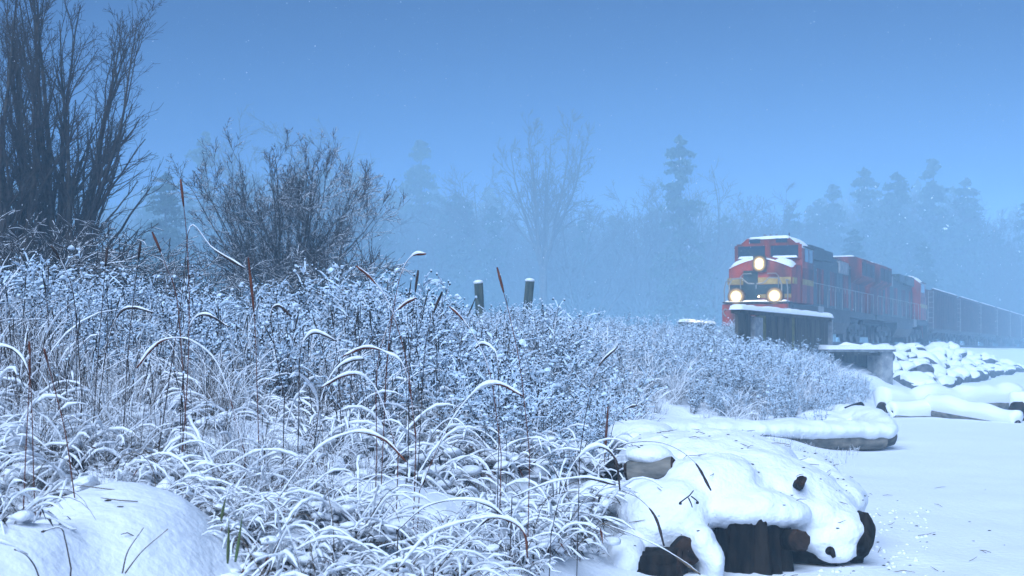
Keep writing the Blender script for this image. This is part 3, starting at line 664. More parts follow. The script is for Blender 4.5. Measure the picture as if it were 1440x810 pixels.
mb = MB(); snow_slab(mb, L2 * .62, L2 - .66, -.06, .1, 1.615, .05, 10, 5, 26); mb.build('snow_ledge', SN, t, True)

# fence posts on the crest
for lb, px, tp, bt, Y, lean in (('upright weathered fence post with a snow cap, taller of the two', 677, 394, 452, 30, .05), ('fence post leaning to one side with a snow cap, shorter of the two', 736, 391, 445, 31, -.10)):
    b_ = P(px, bt, Y); hgt = (bt - tp) / FPX * Y; wd = 13 / FPX * Y
    gb = gz(b_[0], b_[1]); t = thing('fence_post', lb, 'post', (b_[0], b_[1], gb), group='fence posts on the weedy crest')
    t.rotation_euler = (0, -lean, 0.3)
    H = b_[2] + hgt - gb
    mb = MB(); n = 14; zz = np.linspace(-.2, H - .05, n)
    an = np.arange(10) * 2 * PI / 10
    rr_ = wd / 2 * (1 + .06 * noise3(np.stack([np.cos(np.tile(an, n)) * 3, np.sin(np.tile(an, n)) * 3, np.repeat(zz, 10)], -1), 2, 4, 2))
    v = np.stack([rr_ * np.cos(np.tile(an, n)), rr_ * np.sin(np.tile(an, n)), np.repeat(zz, 10)], -1)
    f = np.array([[k * 10 + q, k * 10 + (q + 1) % 10, (k + 1) * 10 + (q + 1) % 10, (k + 1) * 10 + q] for k in range(n - 1) for q in range(10)])
    mb.add(v, f); mb.add(np.concatenate([v[-10:], [[0, 0, H - .05]]]), [[10, q, (q + 1) % 10] for q in range(10)]); mb.build('post_body', M['post'], t)
    mb = MB(); mb.blobs([(0, 0, H - .045)], [(wd * .56, wd * .56, .055)], 0, 3, .1, True); mb.build('snow_cap', SN, t, True)

# ------------------------------------------------------------------ trees
def grow(r, pos, d, L, n, up=.0, wob=.1, sag=None):
    """batch of crooked polylines; pos, d (B,3), L (B,)"""
    Pn = [pos]; d = d.copy(); step = (L / (n - 1))[:, None]
    for k in range(n - 1):
        d = d + np.array([0, 0, 1.0]) * (up if sag is None else up - sag * k / n) + r.normal(0, wob, d.shape); d /= np.linalg.norm(d, axis=1, keepdims=True)
        Pn.append(Pn[-1] + d * step)
    return np.stack(Pn, 1)
def branch_off(r, Pp, Rp, Lp, k, t0, t1, ang, lr, rr, taper=True):
    B, n, _ = Pp.shape
    tt = r.uniform(t0, t1, (B, k)); x = tt * (n - 1); i0 = np.minimum(x.astype(int), n - 2); fr = (x - i0)[..., None]
    bi = np.arange(B)[:, None]
    pos = Pp[bi, i0] * (1 - fr) + Pp[bi, i0 + 1] * fr
    T = Pp[bi, i0 + 1] - Pp[bi, i0]; T /= np.linalg.norm(T, axis=2, keepdims=True) + 1e-9
    q = r.normal(size=T.shape); q -= (q * T).sum(2, keepdims=True) * T; q /= np.linalg.norm(q, axis=2, keepdims=True) + 1e-9
    a = r.uniform(*ang, (B, k))[..., None]
    d = T * np.cos(a) + q * np.sin(a)
    L = Lp[:, None] * r.uniform(*lr, (B, k)) * ((1.15 - .6 * tt) if taper else 1)
    R = (Rp[bi, i0] * (1 - fr[..., 0]) + Rp[bi, i0 + 1] * fr[..., 0]) * r.uniform(*rr, (B, k))
    return pos.reshape(-1, 3), d.reshape(-1, 3), L.ravel(), R.ravel()
def rad(R0, n, end=.25, mn=.003): return np.maximum(R0[:, None] * np.linspace(1, end, n)[None], mn)
def snow_lines(mb, Pn, Rn, th, m, r, keep=.7, sides=4):
    T = np.gradient(Pn, axis=1); T /= np.linalg.norm(T, axis=2, keepdims=True) + 1e-9
    hz = np.sqrt(np.clip(1 - T[..., 2] ** 2, 0, 1))
    n_ = Pn.shape[1]; t = th * hz * r.uniform(.45, 1.35, hz.shape) * np.clip(np.sin(np.linspace(.06, PI - .06, n_)) * 2.2, .04, 1)[None] + 1e-4
    Q = Pn.copy(); Q[..., 2] += Rn * .7 + t * .45
    sel = r.uniform(size=len(Pn)) < keep
    if sel.any(): mb.tubes(Q[sel], t[sel], sides, m)

def bare_tree(seed, H, nstem, spread, stem_r, k=(7, 8, 6), fast=(.35, .75), up=.06, snow=.0, twig_r=.006, base_h=0.0, l1=(.25, .45)):
    """trunk and crown meshes of a leafless tree with several rising stems; base at the origin"""
    r = np.random.default_rng(seed)
    a = np.arange(nstem) * 2 * PI / max(nstem, 1) + r.uniform(0, .8, nstem); tl = r.uniform(.3, 1, nstem) * spread
    d = np.stack([np.cos(a) * np.sin(tl), np.sin(a) * np.sin(tl), np.cos(tl)], -1)
    pos = np.stack([np.cos(a) * .12, np.sin(a) * .12, np.zeros(nstem)], -1) * (nstem > 1); pos[:, 2] += base_h * .9 * (nstem > 1)
    L = H * r.uniform(.78, 1.0, nstem) / np.cos(tl * .6); R0 = stem_r * r.uniform(.7, 1.1, nstem)
    P0 = grow(r, pos, d, L, 12, up, .05); R_0 = rad(R0, 12, .12, twig_r)
    tm = MB(); tm.tubes(P0, R_0, 7)
    if base_h and nstem > 1: tm.tubes(np.array([[(0, 0, -.3), (0, 0, base_h * .5), (0, 0, base_h)]]), np.array([[stem_r * 2.2, stem_r * 1.8, stem_r * 1.6]]), 9)
    cm = MB(); lev = (P0, R_0, L); allp = [(P0, R_0)]
    for q, kk in enumerate(k):
        ang = fast if q == 0 else (.4, .9)
        pos, d, L, R = branch_off(r, *lev, kk, .12 if q == 0 else .15, .97, ang, l1 if q == 0 else (.32, .6), (.45, .7))
        n = 8 if q == 0 else (6 if q == 1 else 4)
        Pn = grow(r, pos, d, L, n, up * (1.1 if q == 0 else .8), .09 if q == 0 else .13); Rn = rad(np.maximum(R, twig_r), n, .3, twig_r * .7)
        cm.tubes(Pn, Rn, 4 if q == 0 else 3); lev = (Pn, Rn, L); allp.append((Pn, Rn))
    if snow:
        for Pn, Rn in allp[1:]: snow_lines(cm, Pn, Rn, snow, 1, r, .75, 3)
    return tm, cm
def tree_obj(name, label, cat, loc, meshes, scale=(1, 1, 1), rz=0., group=None):
    t = thing(name, label, cat, loc, rz, group); t.scale = scale
    for nm, me in meshes:
        o = bpy.data.objects.new(nm, me); COL.objects.link(o); o.parent = t
    return t

# the big bare trees by the left edge
for lb, px, Y, H, n, sp, sd, rr_ in (
        ('tall bare tree with many upswept stems, cut by the photo edge', 12, 29, 9.4, 5, .26, 1, .105),
        ('tall bare tree standing straight between its two neighbours near the edge', 50, 31, 9.7, 3, .14, 2, .115),
        ('tall bare tree whose outer limbs sweep out toward the open sky', 90, 30, 9.2, 8, .30, 3, .095)):
    b = P(px, 0, Y); z = gz(b[0], Y)
    tm, cm = bare_tree(sd, H * .80, n, sp, rr_, (14, 7, 4), (.22, .50), .07, .0, .0055, .5, (.22, .40))
    tree_obj('bare_tree', lb, 'tree', (b[0], Y, z), [('trunk', tm.mesh('trunk', M['bark'], True)), ('crown', cm.mesh('crown', [M['twig'], SN]))], group='bare trees at the left of the field')
# the domed bare bush
b = P(402, 0, 34); z = gz(b[0], 34)
tm, cm = bare_tree(14, 4.4, 23, .72, .045, (9, 8, 6), (.35, .85), .045, .004, .0058, .25, (.28, .46))
tree_obj('bare_bush', 'wide domed leafless bush with snow on its lower branches beyond the weeds', 'bush', (b[0], 34, z), [('trunk', tm.mesh('trunk', M['bark'], True)), ('crown', cm.mesh('crown', [M['twig'], SN]))])
# snowy thicket under the big trees and round the bush
def thicket(seed, H, n, snow=.0045):
    return bare_tree(seed, H, n, 1.25, .022, (7, 8), (.5, 1.1), -.03, snow, .007, .15, (.4, .7))
TH = []
for k in range(3):
    tm, cm = thicket(60 + k, 1.9, 20); TH.append([('trunk', tm.mesh('trunk', M['bark'])), ('crown', cm.mesh('crown', [M['twig'], SN]))])
for k, (lb, px, Y, sc) in enumerate([
        ('snow laden thicket at the very edge below the tall bare trees', -5, 25, 1.15), ('snow laden thicket under the straight tall bare tree', 55, 26, 1.25),
        ('snow laden thicket under the outermost tall bare tree', 110, 27, 1.2), ('lower snowy thicket just right of the tall bare trees', 165, 28, 1.05),
        ('small snowy thicket between the tall trees and the domed bush', 275, 33, .75), ('snowy thicket hugging the near side of the domed bush', 345, 31, 1.15),
        ('snowy thicket on the right foot of the domed bush', 460, 31, 1.15)]):
    x = (px - CX) / FPX * Y
    tree_obj('snowy_thicket', lb, 'bush', (x, Y, gz(x, Y)), TH[k % 3], (sc, sc, sc), k * 1.3, 'snow laden thickets behind the weeds')

# conifers
def conifer(seed, H, irregular=0.0, width=.22, nb=95):
    r = np.random.default_rng(seed)
    tm = MB(); tm.tubes(np.array([[(0, 0, -.5), (.05, 0, H * .5), (0, 0.04, H)]]), np.array([[H * .016, H * .010, H * .0015]]), 7)
    zz = H * (1 - (1 - r.uniform(.10, 1, nb) ** .9) * 1.0); zz = np.clip(zz, H * .12, H * .985)
    lenb = width * H * (1 - zz / H) ** .8 * r.uniform(.6, 1.1, nb) + .015 * H
    if irregular:
        lenb *= np.where(r.uniform(size=nb) < irregular, r.uniform(.2, .55, nb), 1.0); lenb += irregular * .08 * H * np.exp(-((zz / H - .90) / .05) ** 2)
    a = r.uniform(0, 6.28, nb); sl = r.uniform(-.25, .18, nb)
    d = np.stack([np.cos(a), np.sin(a), sl], -1); d /= np.linalg.norm(d, axis=1, keepdims=True)
    Pb = grow(r, np.stack([0 * zz, 0 * zz, zz], -1), d, lenb, 5, -.06, .05); cm = MB()
    cm.tubes(Pb, rad(np.full(nb, H * .003), 5, .4, .01), 3, 0)
    k = 90; t = r.uniform(.12, 1.02, (nb, k)); x = t * 4; i0 = np.minimum(x.astype(int), 3); fr = (x - i0)[..., None]; bi = np.arange(nb)[:, None]
    c = Pb[bi, i0] * (1 - fr) + Pb[bi, i0 + 1] * fr
    c = c + r.normal(0, 1, c.shape) * (lenb[:, None, None] * np.array([.13, .13, .07]))
    c = c.reshape(-1, 3); n = len(c); s = H * .0085 * r.uniform(.6, 1.6, n)
    ax = r.normal(size=(n, 3)) + np.array([0, 0, -.5]); ax /= np.linalg.norm(ax, axis=1, keepdims=True)
    bx = np.cross(ax, r.normal(size=(n, 3))); bx /= np.linalg.norm(bx, axis=1, keepdims=True)
    q = np.stack([c - ax * s[:, None], c + bx * s[:, None] * .45, c + ax * s[:, None] * 1.3, c - bx * s[:, None] * .45], 1)
    f = np.arange(n * 4).reshape(-1, 4); sel = r.uniform(size=n) < .004
    fm = MB(); fm.add(q[~sel].reshape(-1, 3), np.arange((~sel).sum() * 4).reshape(-1, 4), 0)
    q2 = q[sel] + np.array([0, 0, .004 * H]); fm.add(q2.reshape(-1, 3), np.arange(sel.sum() * 4).reshape(-1, 4), 1)
    return [('trunk', tm.mesh('trunk', M['bark'])), ('limbs', cm.mesh('limbs', M['twig'])), ('crown', fm.mesh('crown', [M['needle'], SN]))]
CON = [conifer(70, 10, 0, .27, 140), conifer(71, 10, .35, .20, 130), conifer(72, 10, .15, .32, 140), conifer(73, 10, .75, .10, 80)]
def bt(seed, n, spread, k, H=10, **kw):
    tm, cm = bare_tree(seed, H, n, spread, .16 if n == 1 else .11, k, **kw); return [('trunk', tm.mesh('trunk', M['bark'], True)), ('crown', cm.mesh('crown', [M['twig'], SN]))]
BAR = [bt(80, 1, .02, (18, 9, 8), fast=(.4, .8), up=.04, twig_r=.012, l1=(.3, .55)), bt(81, 3, .25, (12, 8, 6), fast=(.3, .7), up=.04, twig_r=.012, l1=(.25, .45)), bt(82, 5, .45, (9, 8, 6), fast=(.3, .8), up=.03, twig_r=.012, l1=(.25, .45)), bt(87, 7, .50, (8, 6, 5), H=6.4, fast=(.3, .7), up=.05, twig_r=.014, base_h=3.9, l1=(.28, .45))]
far = [  # label, px, top py, distance, kind
    ('hazy dark conifer between the tall bare trees and the domed bush', 232, 238, 95, CON[2]),
    ('thin bare stem with a tuft at its tip, faint above the domed bush', 290, 182, 150, CON[3]),
    ('faint round topped bare tree rising behind the domed bush', 405, 166, 130, BAR[2]),
    ('faint bare tree behind the right shoulder of the domed bush', 488, 205, 130, BAR[1]),
    ('pale broad conifer, pointed, rising beyond the right side of the domed bush', 592, 194, 165, CON[0]),
    ('low pale conifer overlapping the broad pointed conifer', 640, 268, 150, CON[2]),
    ('faint slim bare tree between the pointed conifer and the spreading bare tree', 680, 222, 150, BAR[1]),
    ('large spreading bare tree, tallest above the fence posts', 764, 162, 128, BAR[3]),
    ('hazy bushy tree crown just right of the spreading bare tree', 822, 256, 140, BAR[2]),
    ('low faint bare tree in the dip of the treeline', 872, 290, 150, BAR[2]),
    ('faint bare tree left of the ragged fir', 912, 248, 140, BAR[1]),
    ('ragged tall fir with a bushy top, midway between posts and train', 955, 186, 130, CON[1]),
    ('hazy tree leaning against the right of the ragged fir', 1008, 228, 140, BAR[2]),
    ('faint low tree right above the locomotive cab', 1062, 272, 150, BAR[1]),
    ('faint low conifer above the locomotive hood', 1110, 285, 150, CON[2]),
    ('pale conifer, first of the dense group above the train', 1172, 256, 150, CON[0]),
    ('pale conifer, narrow, in the dense group above the second locomotive', 1216, 232, 150, CON[1]),
    ('pale broad conifer in the middle of the dense group above the train', 1262, 238, 145, CON[2]),
    ('tallest pale conifer of the dense group above the wagons', 1312, 220, 150, CON[0]),
    ('pale conifer sloping down beyond the tallest of the dense group', 1358, 246, 150, CON[2]),
    ('low dim tree above the far wagons', 1402, 292, 150, BAR[2]),
    ('dim conifer cut by the photo edge above the far wagons', 1448, 268, 150, CON[0]),
    ('nearer dark bushy conifer just above the train hood', 1200, 318, 120, CON[2]),
    ('nearer dim conifer above the first wagon', 1300, 335, 130, CON[2]),
]
for k, (lb, px, py, Y, pr) in enumerate(far):
    Y = Y * 1.5
    x = (px - CX) / FPX * Y; z = gz(x, Y); H = (CAM_Z + (HY - py) / FPX * Y) - z; s = H / 10
    con = pr in CON
    wx = s * (1.0 if con else .95 if pr is BAR[3] else 1.35)
    tree_obj('conifer_tree' if con else 'leafless_tree', lb, 'tree', (x, Y, z - .2), pr, (wx, wx, s), k * 1.7, 'hazy trees beyond the railway')

# ------------------------------------------------------------------ weeds and grasses (uncountable ones): instanced
def scatter(name, protos, pts, rz, tilt, sc, idx):
    col = bpy.data.collections.new(name + '_forms')
    for k, me in enumerate(protos):
        o = bpy.data.objects.new(f'{name}_{k:02d}', me); col.objects.link(o)
    me = bpy.data.meshes.new(name); me.vertices.add(len(pts)); me.vertices.foreach_set('co', np.asarray(pts, np.float32).ravel())
    rot = np.stack([tilt[:, 0], tilt[:, 1], rz], -1).astype(np.float32)
    me.attributes.new('rot', 'FLOAT_VECTOR', 'POINT').data.foreach_set('vector', rot.ravel())
    me.attributes.new('scl', 'FLOAT', 'POINT').data.foreach_set('value', sc.astype(np.float32))
    me.attributes.new('idx', 'INT', 'POINT').data.foreach_set('value', idx.astype(np.int32))
    o = bpy.data.objects.new(name, me); COL.objects.link(o)
    ng = bpy.data.node_groups.new(name, 'GeometryNodeTree')
    ng.interface.new_socket('Geometry', in_out='INPUT', socket_type='NodeSocketGeometry'); ng.interface.new_socket('Geometry', in_out='OUTPUT', socket_type='NodeSocketGeometry')
    N = ng.nodes; gi = N.new('NodeGroupInput'); go = N.new('NodeGroupOutput'); ci = N.new('GeometryNodeCollectionInfo'); ip = N.new('GeometryNodeInstanceOnPoints')
    ci.inputs['Collection'].default_value = col; ci.inputs['Separate Children'].default_value = True; ci.inputs['Reset Children'].default_value = True
    def attr(nm, ty):
        a = N.new('GeometryNodeInputNamedAttribute'); a.data_type = ty; a.inputs['Name'].default_value = nm
        return [s_ for s_ in a.outputs if s_.enabled and s_.name == 'Attribute'][0]
    L = ng.links; L.new(gi.outputs[0], ip.inputs['Points']); L.new(ci.outputs[0], ip.inputs['Instance']); ip.inputs['Pick Instance'].default_value = True
    L.new(attr('idx', 'INT'), ip.inputs['Instance Index'])
    e2r = N.new('FunctionNodeEulerToRotation'); L.new(attr('rot', 'FLOAT_VECTOR'), e2r.inputs[0]); L.new(e2r.outputs[0], ip.inputs['Rotation'])
    L.new(attr('scl', 'FLOAT'), ip.inputs['Scale']); L.new(ip.outputs[0], go.inputs[0])
    md = o.modifiers.new('scatter', 'NODES'); md.node_group = ng
    o['kind'] = 'stuff'
    return o
def joined(parts):
    mb = MB(); mats = []
    for nm, me in parts:
        v = np.empty(len(me.vertices) * 3, np.float32); me.vertices.foreach_get('co', v)
        for pl_ in (3, 4):
            fs = [(tuple(p.vertices), p.material_index) for p in me.polygons if len(p.vertices) == pl_]
            for mi in set(m_ for _, m_ in fs):
                mt_ = me.materials[mi]
                if mt_ not in mats: mats.append(mt_)
                mb.f.append((np.array([q for q, m_ in fs if m_ == mi]) + mb.n, mats.index(mt_)))
        mb.v.append(v.reshape(-1, 3).astype(float)); mb.n += len(v) // 3
    return mb.mesh('woodland_tree', mats)
WP = [joined(q) for q in (CON[0], CON[2], BAR[1], BAR[2], CON[1])]
r = np.random.default_rng(77); n = 560; Yw = r.uniform(215, 380, n); pxw = r.uniform(-150, 1600, n); xw = (pxw - CX) / FPX * Yw
top = np.interp(pxw, [-150, 200, 420, 520, 600, 700, 860, 960, 1060, 1130, 1200, 1320, 1400, 1600], [262, 285, 260, 268, 290, 290, 322, 285, 312, 316, 280, 272, 312, 300]) + r.uniform(-30, 50, n)
zw = ground(xw, Yw); Hw = CAM_Z + (HY - top) / FPX * Yw - zw
scatter('distant_woodland', WP, np.stack([xw, Yw, zw], -1), r.uniform(0, 6.28, n), np.zeros((n, 2)), Hw / 10, r.choice([0, 1, 2, 2, 3, 3, 4], n))
MT = [M['stem'], M['shaded_frost'], M['leaf'], M['straw']]; MT2 = [M['stem'], SN, M['leaf'], M['straw'], M['redstem']]
def weed(seed):
    """a dead perennial: branching stems, curled leaves and tufts of snow"""
    r = np.random.default_rng(seed); mb = MB(); n = 6
    a = r.uniform(0, 6.28, n); tl = r.uniform(.03, .38, n); d = np.stack([np.cos(a) * np.sin(tl), np.sin(a) * np.sin(tl), np.cos(tl)], -1)
    pos = np.stack([np.cos(a) * .07, np.sin(a) * .07, np.full(n, -.05)], -1); L = r.uniform(.6, 1.05, n)
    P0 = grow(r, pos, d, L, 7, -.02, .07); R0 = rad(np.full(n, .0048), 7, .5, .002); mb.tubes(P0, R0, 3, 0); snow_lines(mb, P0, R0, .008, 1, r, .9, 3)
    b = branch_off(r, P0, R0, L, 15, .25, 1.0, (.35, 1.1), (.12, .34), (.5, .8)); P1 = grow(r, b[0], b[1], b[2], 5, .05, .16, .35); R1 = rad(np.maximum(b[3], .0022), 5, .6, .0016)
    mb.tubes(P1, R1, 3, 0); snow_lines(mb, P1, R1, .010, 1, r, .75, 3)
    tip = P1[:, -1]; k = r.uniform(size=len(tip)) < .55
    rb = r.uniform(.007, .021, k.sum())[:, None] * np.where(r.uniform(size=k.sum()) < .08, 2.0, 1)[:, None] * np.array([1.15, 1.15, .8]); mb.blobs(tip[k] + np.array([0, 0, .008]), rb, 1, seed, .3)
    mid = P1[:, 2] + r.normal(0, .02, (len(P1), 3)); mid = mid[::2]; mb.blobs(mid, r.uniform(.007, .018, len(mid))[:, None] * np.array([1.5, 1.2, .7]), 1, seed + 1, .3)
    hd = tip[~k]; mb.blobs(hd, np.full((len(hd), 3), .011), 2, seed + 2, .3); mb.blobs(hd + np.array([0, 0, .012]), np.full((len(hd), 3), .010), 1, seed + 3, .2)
    # curled leaves hanging off the stems
    m = 74; bi = r.integers(0, n, m); ti = r.uniform(.1, .9, m) * 6; i0 = ti.astype(int); c = P0[bi, i0] + (P0[bi, np.minimum(i0 + 1, 6)] - P0[bi, i0]) * (ti - i0)[:, None]
    q = r.normal(size=(m, 3)) * [1, 1, .4]; q /= np.linalg.norm(q, axis=1, keepdims=True); sw = np.cross(q, [0, 0, 1.0]); ln = r.uniform(.04, .10, m)[:, None]
    quad = np.stack([c, c + q * ln * .5 + sw * .012, c + q * ln - np.array([0, 0, 1]) * ln * .45, c + q * ln * .5 - sw * .012], 1); mb.add(quad.reshape(-1, 3), np.arange(m * 4).reshape(-1, 4), 2)
    c, q, ln = c[::2], q[::2], ln[::2]; mb.blobs(c + q * ln * .45 + np.array([0, 0, .010]), np.concatenate([ln * .30, ln * .24, np.full((len(c), 1), .009)], 1), 1, seed + 4, .25)
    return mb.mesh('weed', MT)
def grass(seed, n=34, L=(.45, .95), tilt=(.15, .9), sag=.42, snow=.0062, r0=.0032, m=3, keep=1.0, spread=.12):
    r = np.random.default_rng(seed); mb = MB()
    a = r.uniform(0, 6.28, n); tl = r.uniform(*tilt, n); d = np.stack([np.cos(a) * np.sin(tl), np.sin(a) * np.sin(tl), np.cos(tl)], -1)
    pos = np.concatenate([r.normal(0, spread, (n, 2)), np.full((n, 1), -.04)], 1); Ls = r.uniform(*L, n)
    Pn = grow(r, pos, d, Ls, 9, .02, .085, sag); Pn[..., 2] = np.maximum(Pn[..., 2], -.02); Rn = rad(np.full(n, r0) * r.uniform(.7, 1.3, n), 9, .35, .0012)
    half = n * 2 // 3; mb.tubes(Pn[:half], Rn[:half], 3, 0); mb.tubes(Pn[half:], Rn[half:], 3, m)
    snow_lines(mb, Pn, Rn, snow, 1, r, keep, 4)
    return mb.mesh('grass', MT2)
def stalks(seed, n=5):
    r = np.random.default_rng(seed); mb = MB(); a = r.uniform(0, 6.28, n); tl = r.uniform(0, .22, n)
    d = np.stack([np.cos(a) * np.sin(tl), np.sin(a) * np.sin(tl), np.cos(tl)], -1); pos = np.concatenate([r.normal(0, .12, (n, 2)), np.full((n, 1), -.05)], 1); L = r.uniform(.7, 1.3, n)
    Pn = grow(r, pos, d, L, 8, -.01, .035); Rn = rad(np.full(n, .0038), 8, .45, .0018); mb.tubes(Pn, Rn, 4, 0); snow_lines(mb, Pn, Rn, .006, 1, r, 1, 3)
    hp = Pn[:, -2:]; seg = np.stack([hp[:, 0], hp.mean(1), hp[:, 1]], 1); mb.tubes(seg, np.tile([.0035, .0058, .002], (n, 1)), 5, 2); mb.blobs(hp[:, 1], np.full((n, 3), .011), 1, seed, .2)
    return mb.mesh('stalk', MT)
def heap(seed):
    """low grass pressed flat under thick ribbons of snow"""
    r = np.random.default_rng(seed); mb = MB(); n = 26
    a = r.uniform(0, 6.28, n); tl = r.uniform(.5, 1.25, n); d = np.stack([np.cos(a) * np.sin(tl), np.sin(a) * np.sin(tl), np.cos(tl)], -1)
    pos = np.concatenate([r.normal(0, .14, (n, 2)), np.full((n, 1), 0)], 1); Pn = grow(r, pos, d, r.uniform(.35, .8, n), 10, .03, .08, .55); Pn[..., 2] = np.maximum(Pn[..., 2], -.01)
    Rn = rad(np.full(n, .004), 10, .4, .002); mb.tubes(Pn, Rn, 3, 3); snow_lines(mb, Pn, Rn, .012, 1, r, .75, 6)
    c = np.concatenate([r.normal(0, .16, (10, 2)), r.uniform(.02, .14, (10, 1))], 1); mb.blobs(c, r.uniform(.03, .075, 10)[:, None] * np.array([1.3, 1.1, .55]), 1, seed, .15, True)
    m = 60; c = np.concatenate([r.normal(0, .18, (m, 2)), r.uniform(.0, .14, (m, 1))], 1); q = r.normal(size=(m, 3)) * [1, 1, .3]; q /= np.linalg.norm(q, axis=1, keepdims=True); sw = np.cross(q, [0, 0, 1.0])
    ln = r.uniform(.08, .22, (m, 1)); qd = np.stack([c, c + q * ln * .5 + sw * .011, c + q * ln - [0, 0, .05], c + q * ln * .5 - sw * .011], 1); mb.add(qd[:48].reshape(-1, 3), np.arange(48 * 4).reshape(-1, 4), 2); mb.add(qd[48:].reshape(-1, 3), np.arange(12 * 4).reshape(-1, 4), 4)
    return mb.mesh('heap', MT2, True)
def spots(n, seed, x0=-.44, x1=.36, y0=5.0, y1=48, dmin=.7, power=1.0):
    """random places in the field, even over the ground seen"""
    r = np.random.default_rng(seed); y = (y0 ** power + (y1 ** power - y0 ** power) * r.uniform(0, 1, n)) ** (1 / power); x = y * r.uniform(x0, x1, n) + r.uniform(-.6, .3, n)
    d = toe_d(x, y); ok = (d > dmin + r.uniform(0, .5, n)) & (np.abs(track_off(x, y)) > 1.9) & (d < 40)
    for (px, py, Y, sx, sy, hh) in MOUNDS[:2]:
        ok &= ((x - (px - CX) / FPX * Y) / (sx * 1.0)) ** 2 + ((y - Y + .15) / (sy * 1.1)) ** 2 > 1 + .35 * r.uniform(-1, 1, n)
    mx = (175 - CX) / FPX * 6.9; ok &= ~((np.abs(x - mx * y / 6.9) < .52 * y / 6.9) & (y < 6.9))
    ok &= noise3(np.stack([x, y, 0 * x], -1), 1.7, 60 + seed % 3, 2) > np.where(y < 22, -.62, -2)
    pxl = x / y * FPX + CX; ok &= ~((pxl > np.where(y < 14.2, 838, 885) + 14 * r.normal(size=n)) & (y < 25.2 + .5 * r.normal(size=n)))
    x, y = x[ok], y[ok]; return x, y, toe_d(x, y), r
def put(name, protos, x, y, r, sc, tilt=.12, dz=0.0):
    n = len(x); pq = np.stack([x, y, 0 * x], -1); sc = sc * (1 + .30 * noise3(pq, 1.1, 50, 2) * np.interp(y, [22, 30], [1, .4]) + .15 * noise3(pq, 3.5, 51, 1)); scatter(name, protos, np.stack([x, y, ground(x, y) + dz], -1), r.uniform(0, 6.28, n), r.normal(0, tilt, (n, 2)), sc, r.integers(0, len(protos), n))
x, y, d, r = spots(5600, 21, y0=11.5, dmin=.35, y1=54, power=1.6); k = ((y > 13) | (r.uniform(size=len(x)) < .5)) & ((d > 1.0) | (y > 24)) & ~((y > 46) & (d < 2.2)); x, y, d = x[k], y[k], d[k]
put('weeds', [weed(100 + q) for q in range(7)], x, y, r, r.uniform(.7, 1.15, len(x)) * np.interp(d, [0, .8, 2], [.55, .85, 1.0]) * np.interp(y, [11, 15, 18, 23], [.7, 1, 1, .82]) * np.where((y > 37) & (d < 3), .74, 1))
x, y, d, r = spots(3000, 22, y0=6.0, dmin=.5, power=1.3)
put('tall_grass', [grass(120 + q, 44, tilt=(.05, .65), sag=[.42, .22][q % 2], keep=[.55, .7, .85][q % 3], snow=[.0042, .0055, .0072][q % 3], r0=.0028) for q in range(6)], x, y, r, r.uniform(.6, 1.1, len(x)) * np.interp(d, [0, 1, 3], [.5, .75, 1.0]) * np.interp(y, [6, 12, 20, 26], [.6, 1, 1, .8]))
x, y, d, r = spots(1100, 23, y0=7.5, dmin=1.0, power=1.3)
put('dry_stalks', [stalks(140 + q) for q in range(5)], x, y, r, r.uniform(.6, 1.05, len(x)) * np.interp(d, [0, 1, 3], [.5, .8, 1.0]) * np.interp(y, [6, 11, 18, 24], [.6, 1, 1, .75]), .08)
x, y, d, r = spots(800, 24, y0=4.6, y1=14, dmin=.35, power=1.2)
put('flattened_grass', [heap(160 + q) for q in range(6)], x, y, r, r.uniform(.55, 1.1, len(x)), .15, -.01)
def clump(seed):
    r = np.random.default_rng(seed); mb = MB(); bv, bf = ICO3
    v = bv * np.array([.17, .14, .08]) * (1 + .35 * noise3(bv, 2.2, seed, 3))[:, None]; v[:, 2] = np.where(v[:, 2] < 0, v[:, 2] * .5, v[:, 2]); mb.add(v, bf, 0); return mb.mesh('clump', SN, True)
x, y, d, r = spots(650, 25, y0=5.0, y1=13, dmin=.2, power=1.2)
put('snow_clumps', [clump(200 + q) for q in range(6)], x, y, r, r.uniform(.35, 1.05, len(x)) ** 1.3, .35, r.uniform(-.02, .07, len(x)))
x, y, d, r = spots(1500, 26, y0=14, y1=42, dmin=.8, power=1.0)
put('frosted_grass', [grass(220 + q, 30, (.5, .95), (.05, .7), .38, .008, .0032) for q in range(4)], x, y, r, r.uniform(.6, 1.05, len(x)))
# beach tufts along the foot of the bank
r = np.random.default_rng(31); y = r.uniform(13, 34, 260); x = np.interp(y, TOE_Y, TOE_X) + r.uniform(-1.0, .5, 260)
put('beach_grass', [grass(180 + q, 12, (.08, .22), (.1, .9), .3, .004, .0022) for q in range(4)], x, y, r, r.uniform(.5, 1.2, 260))

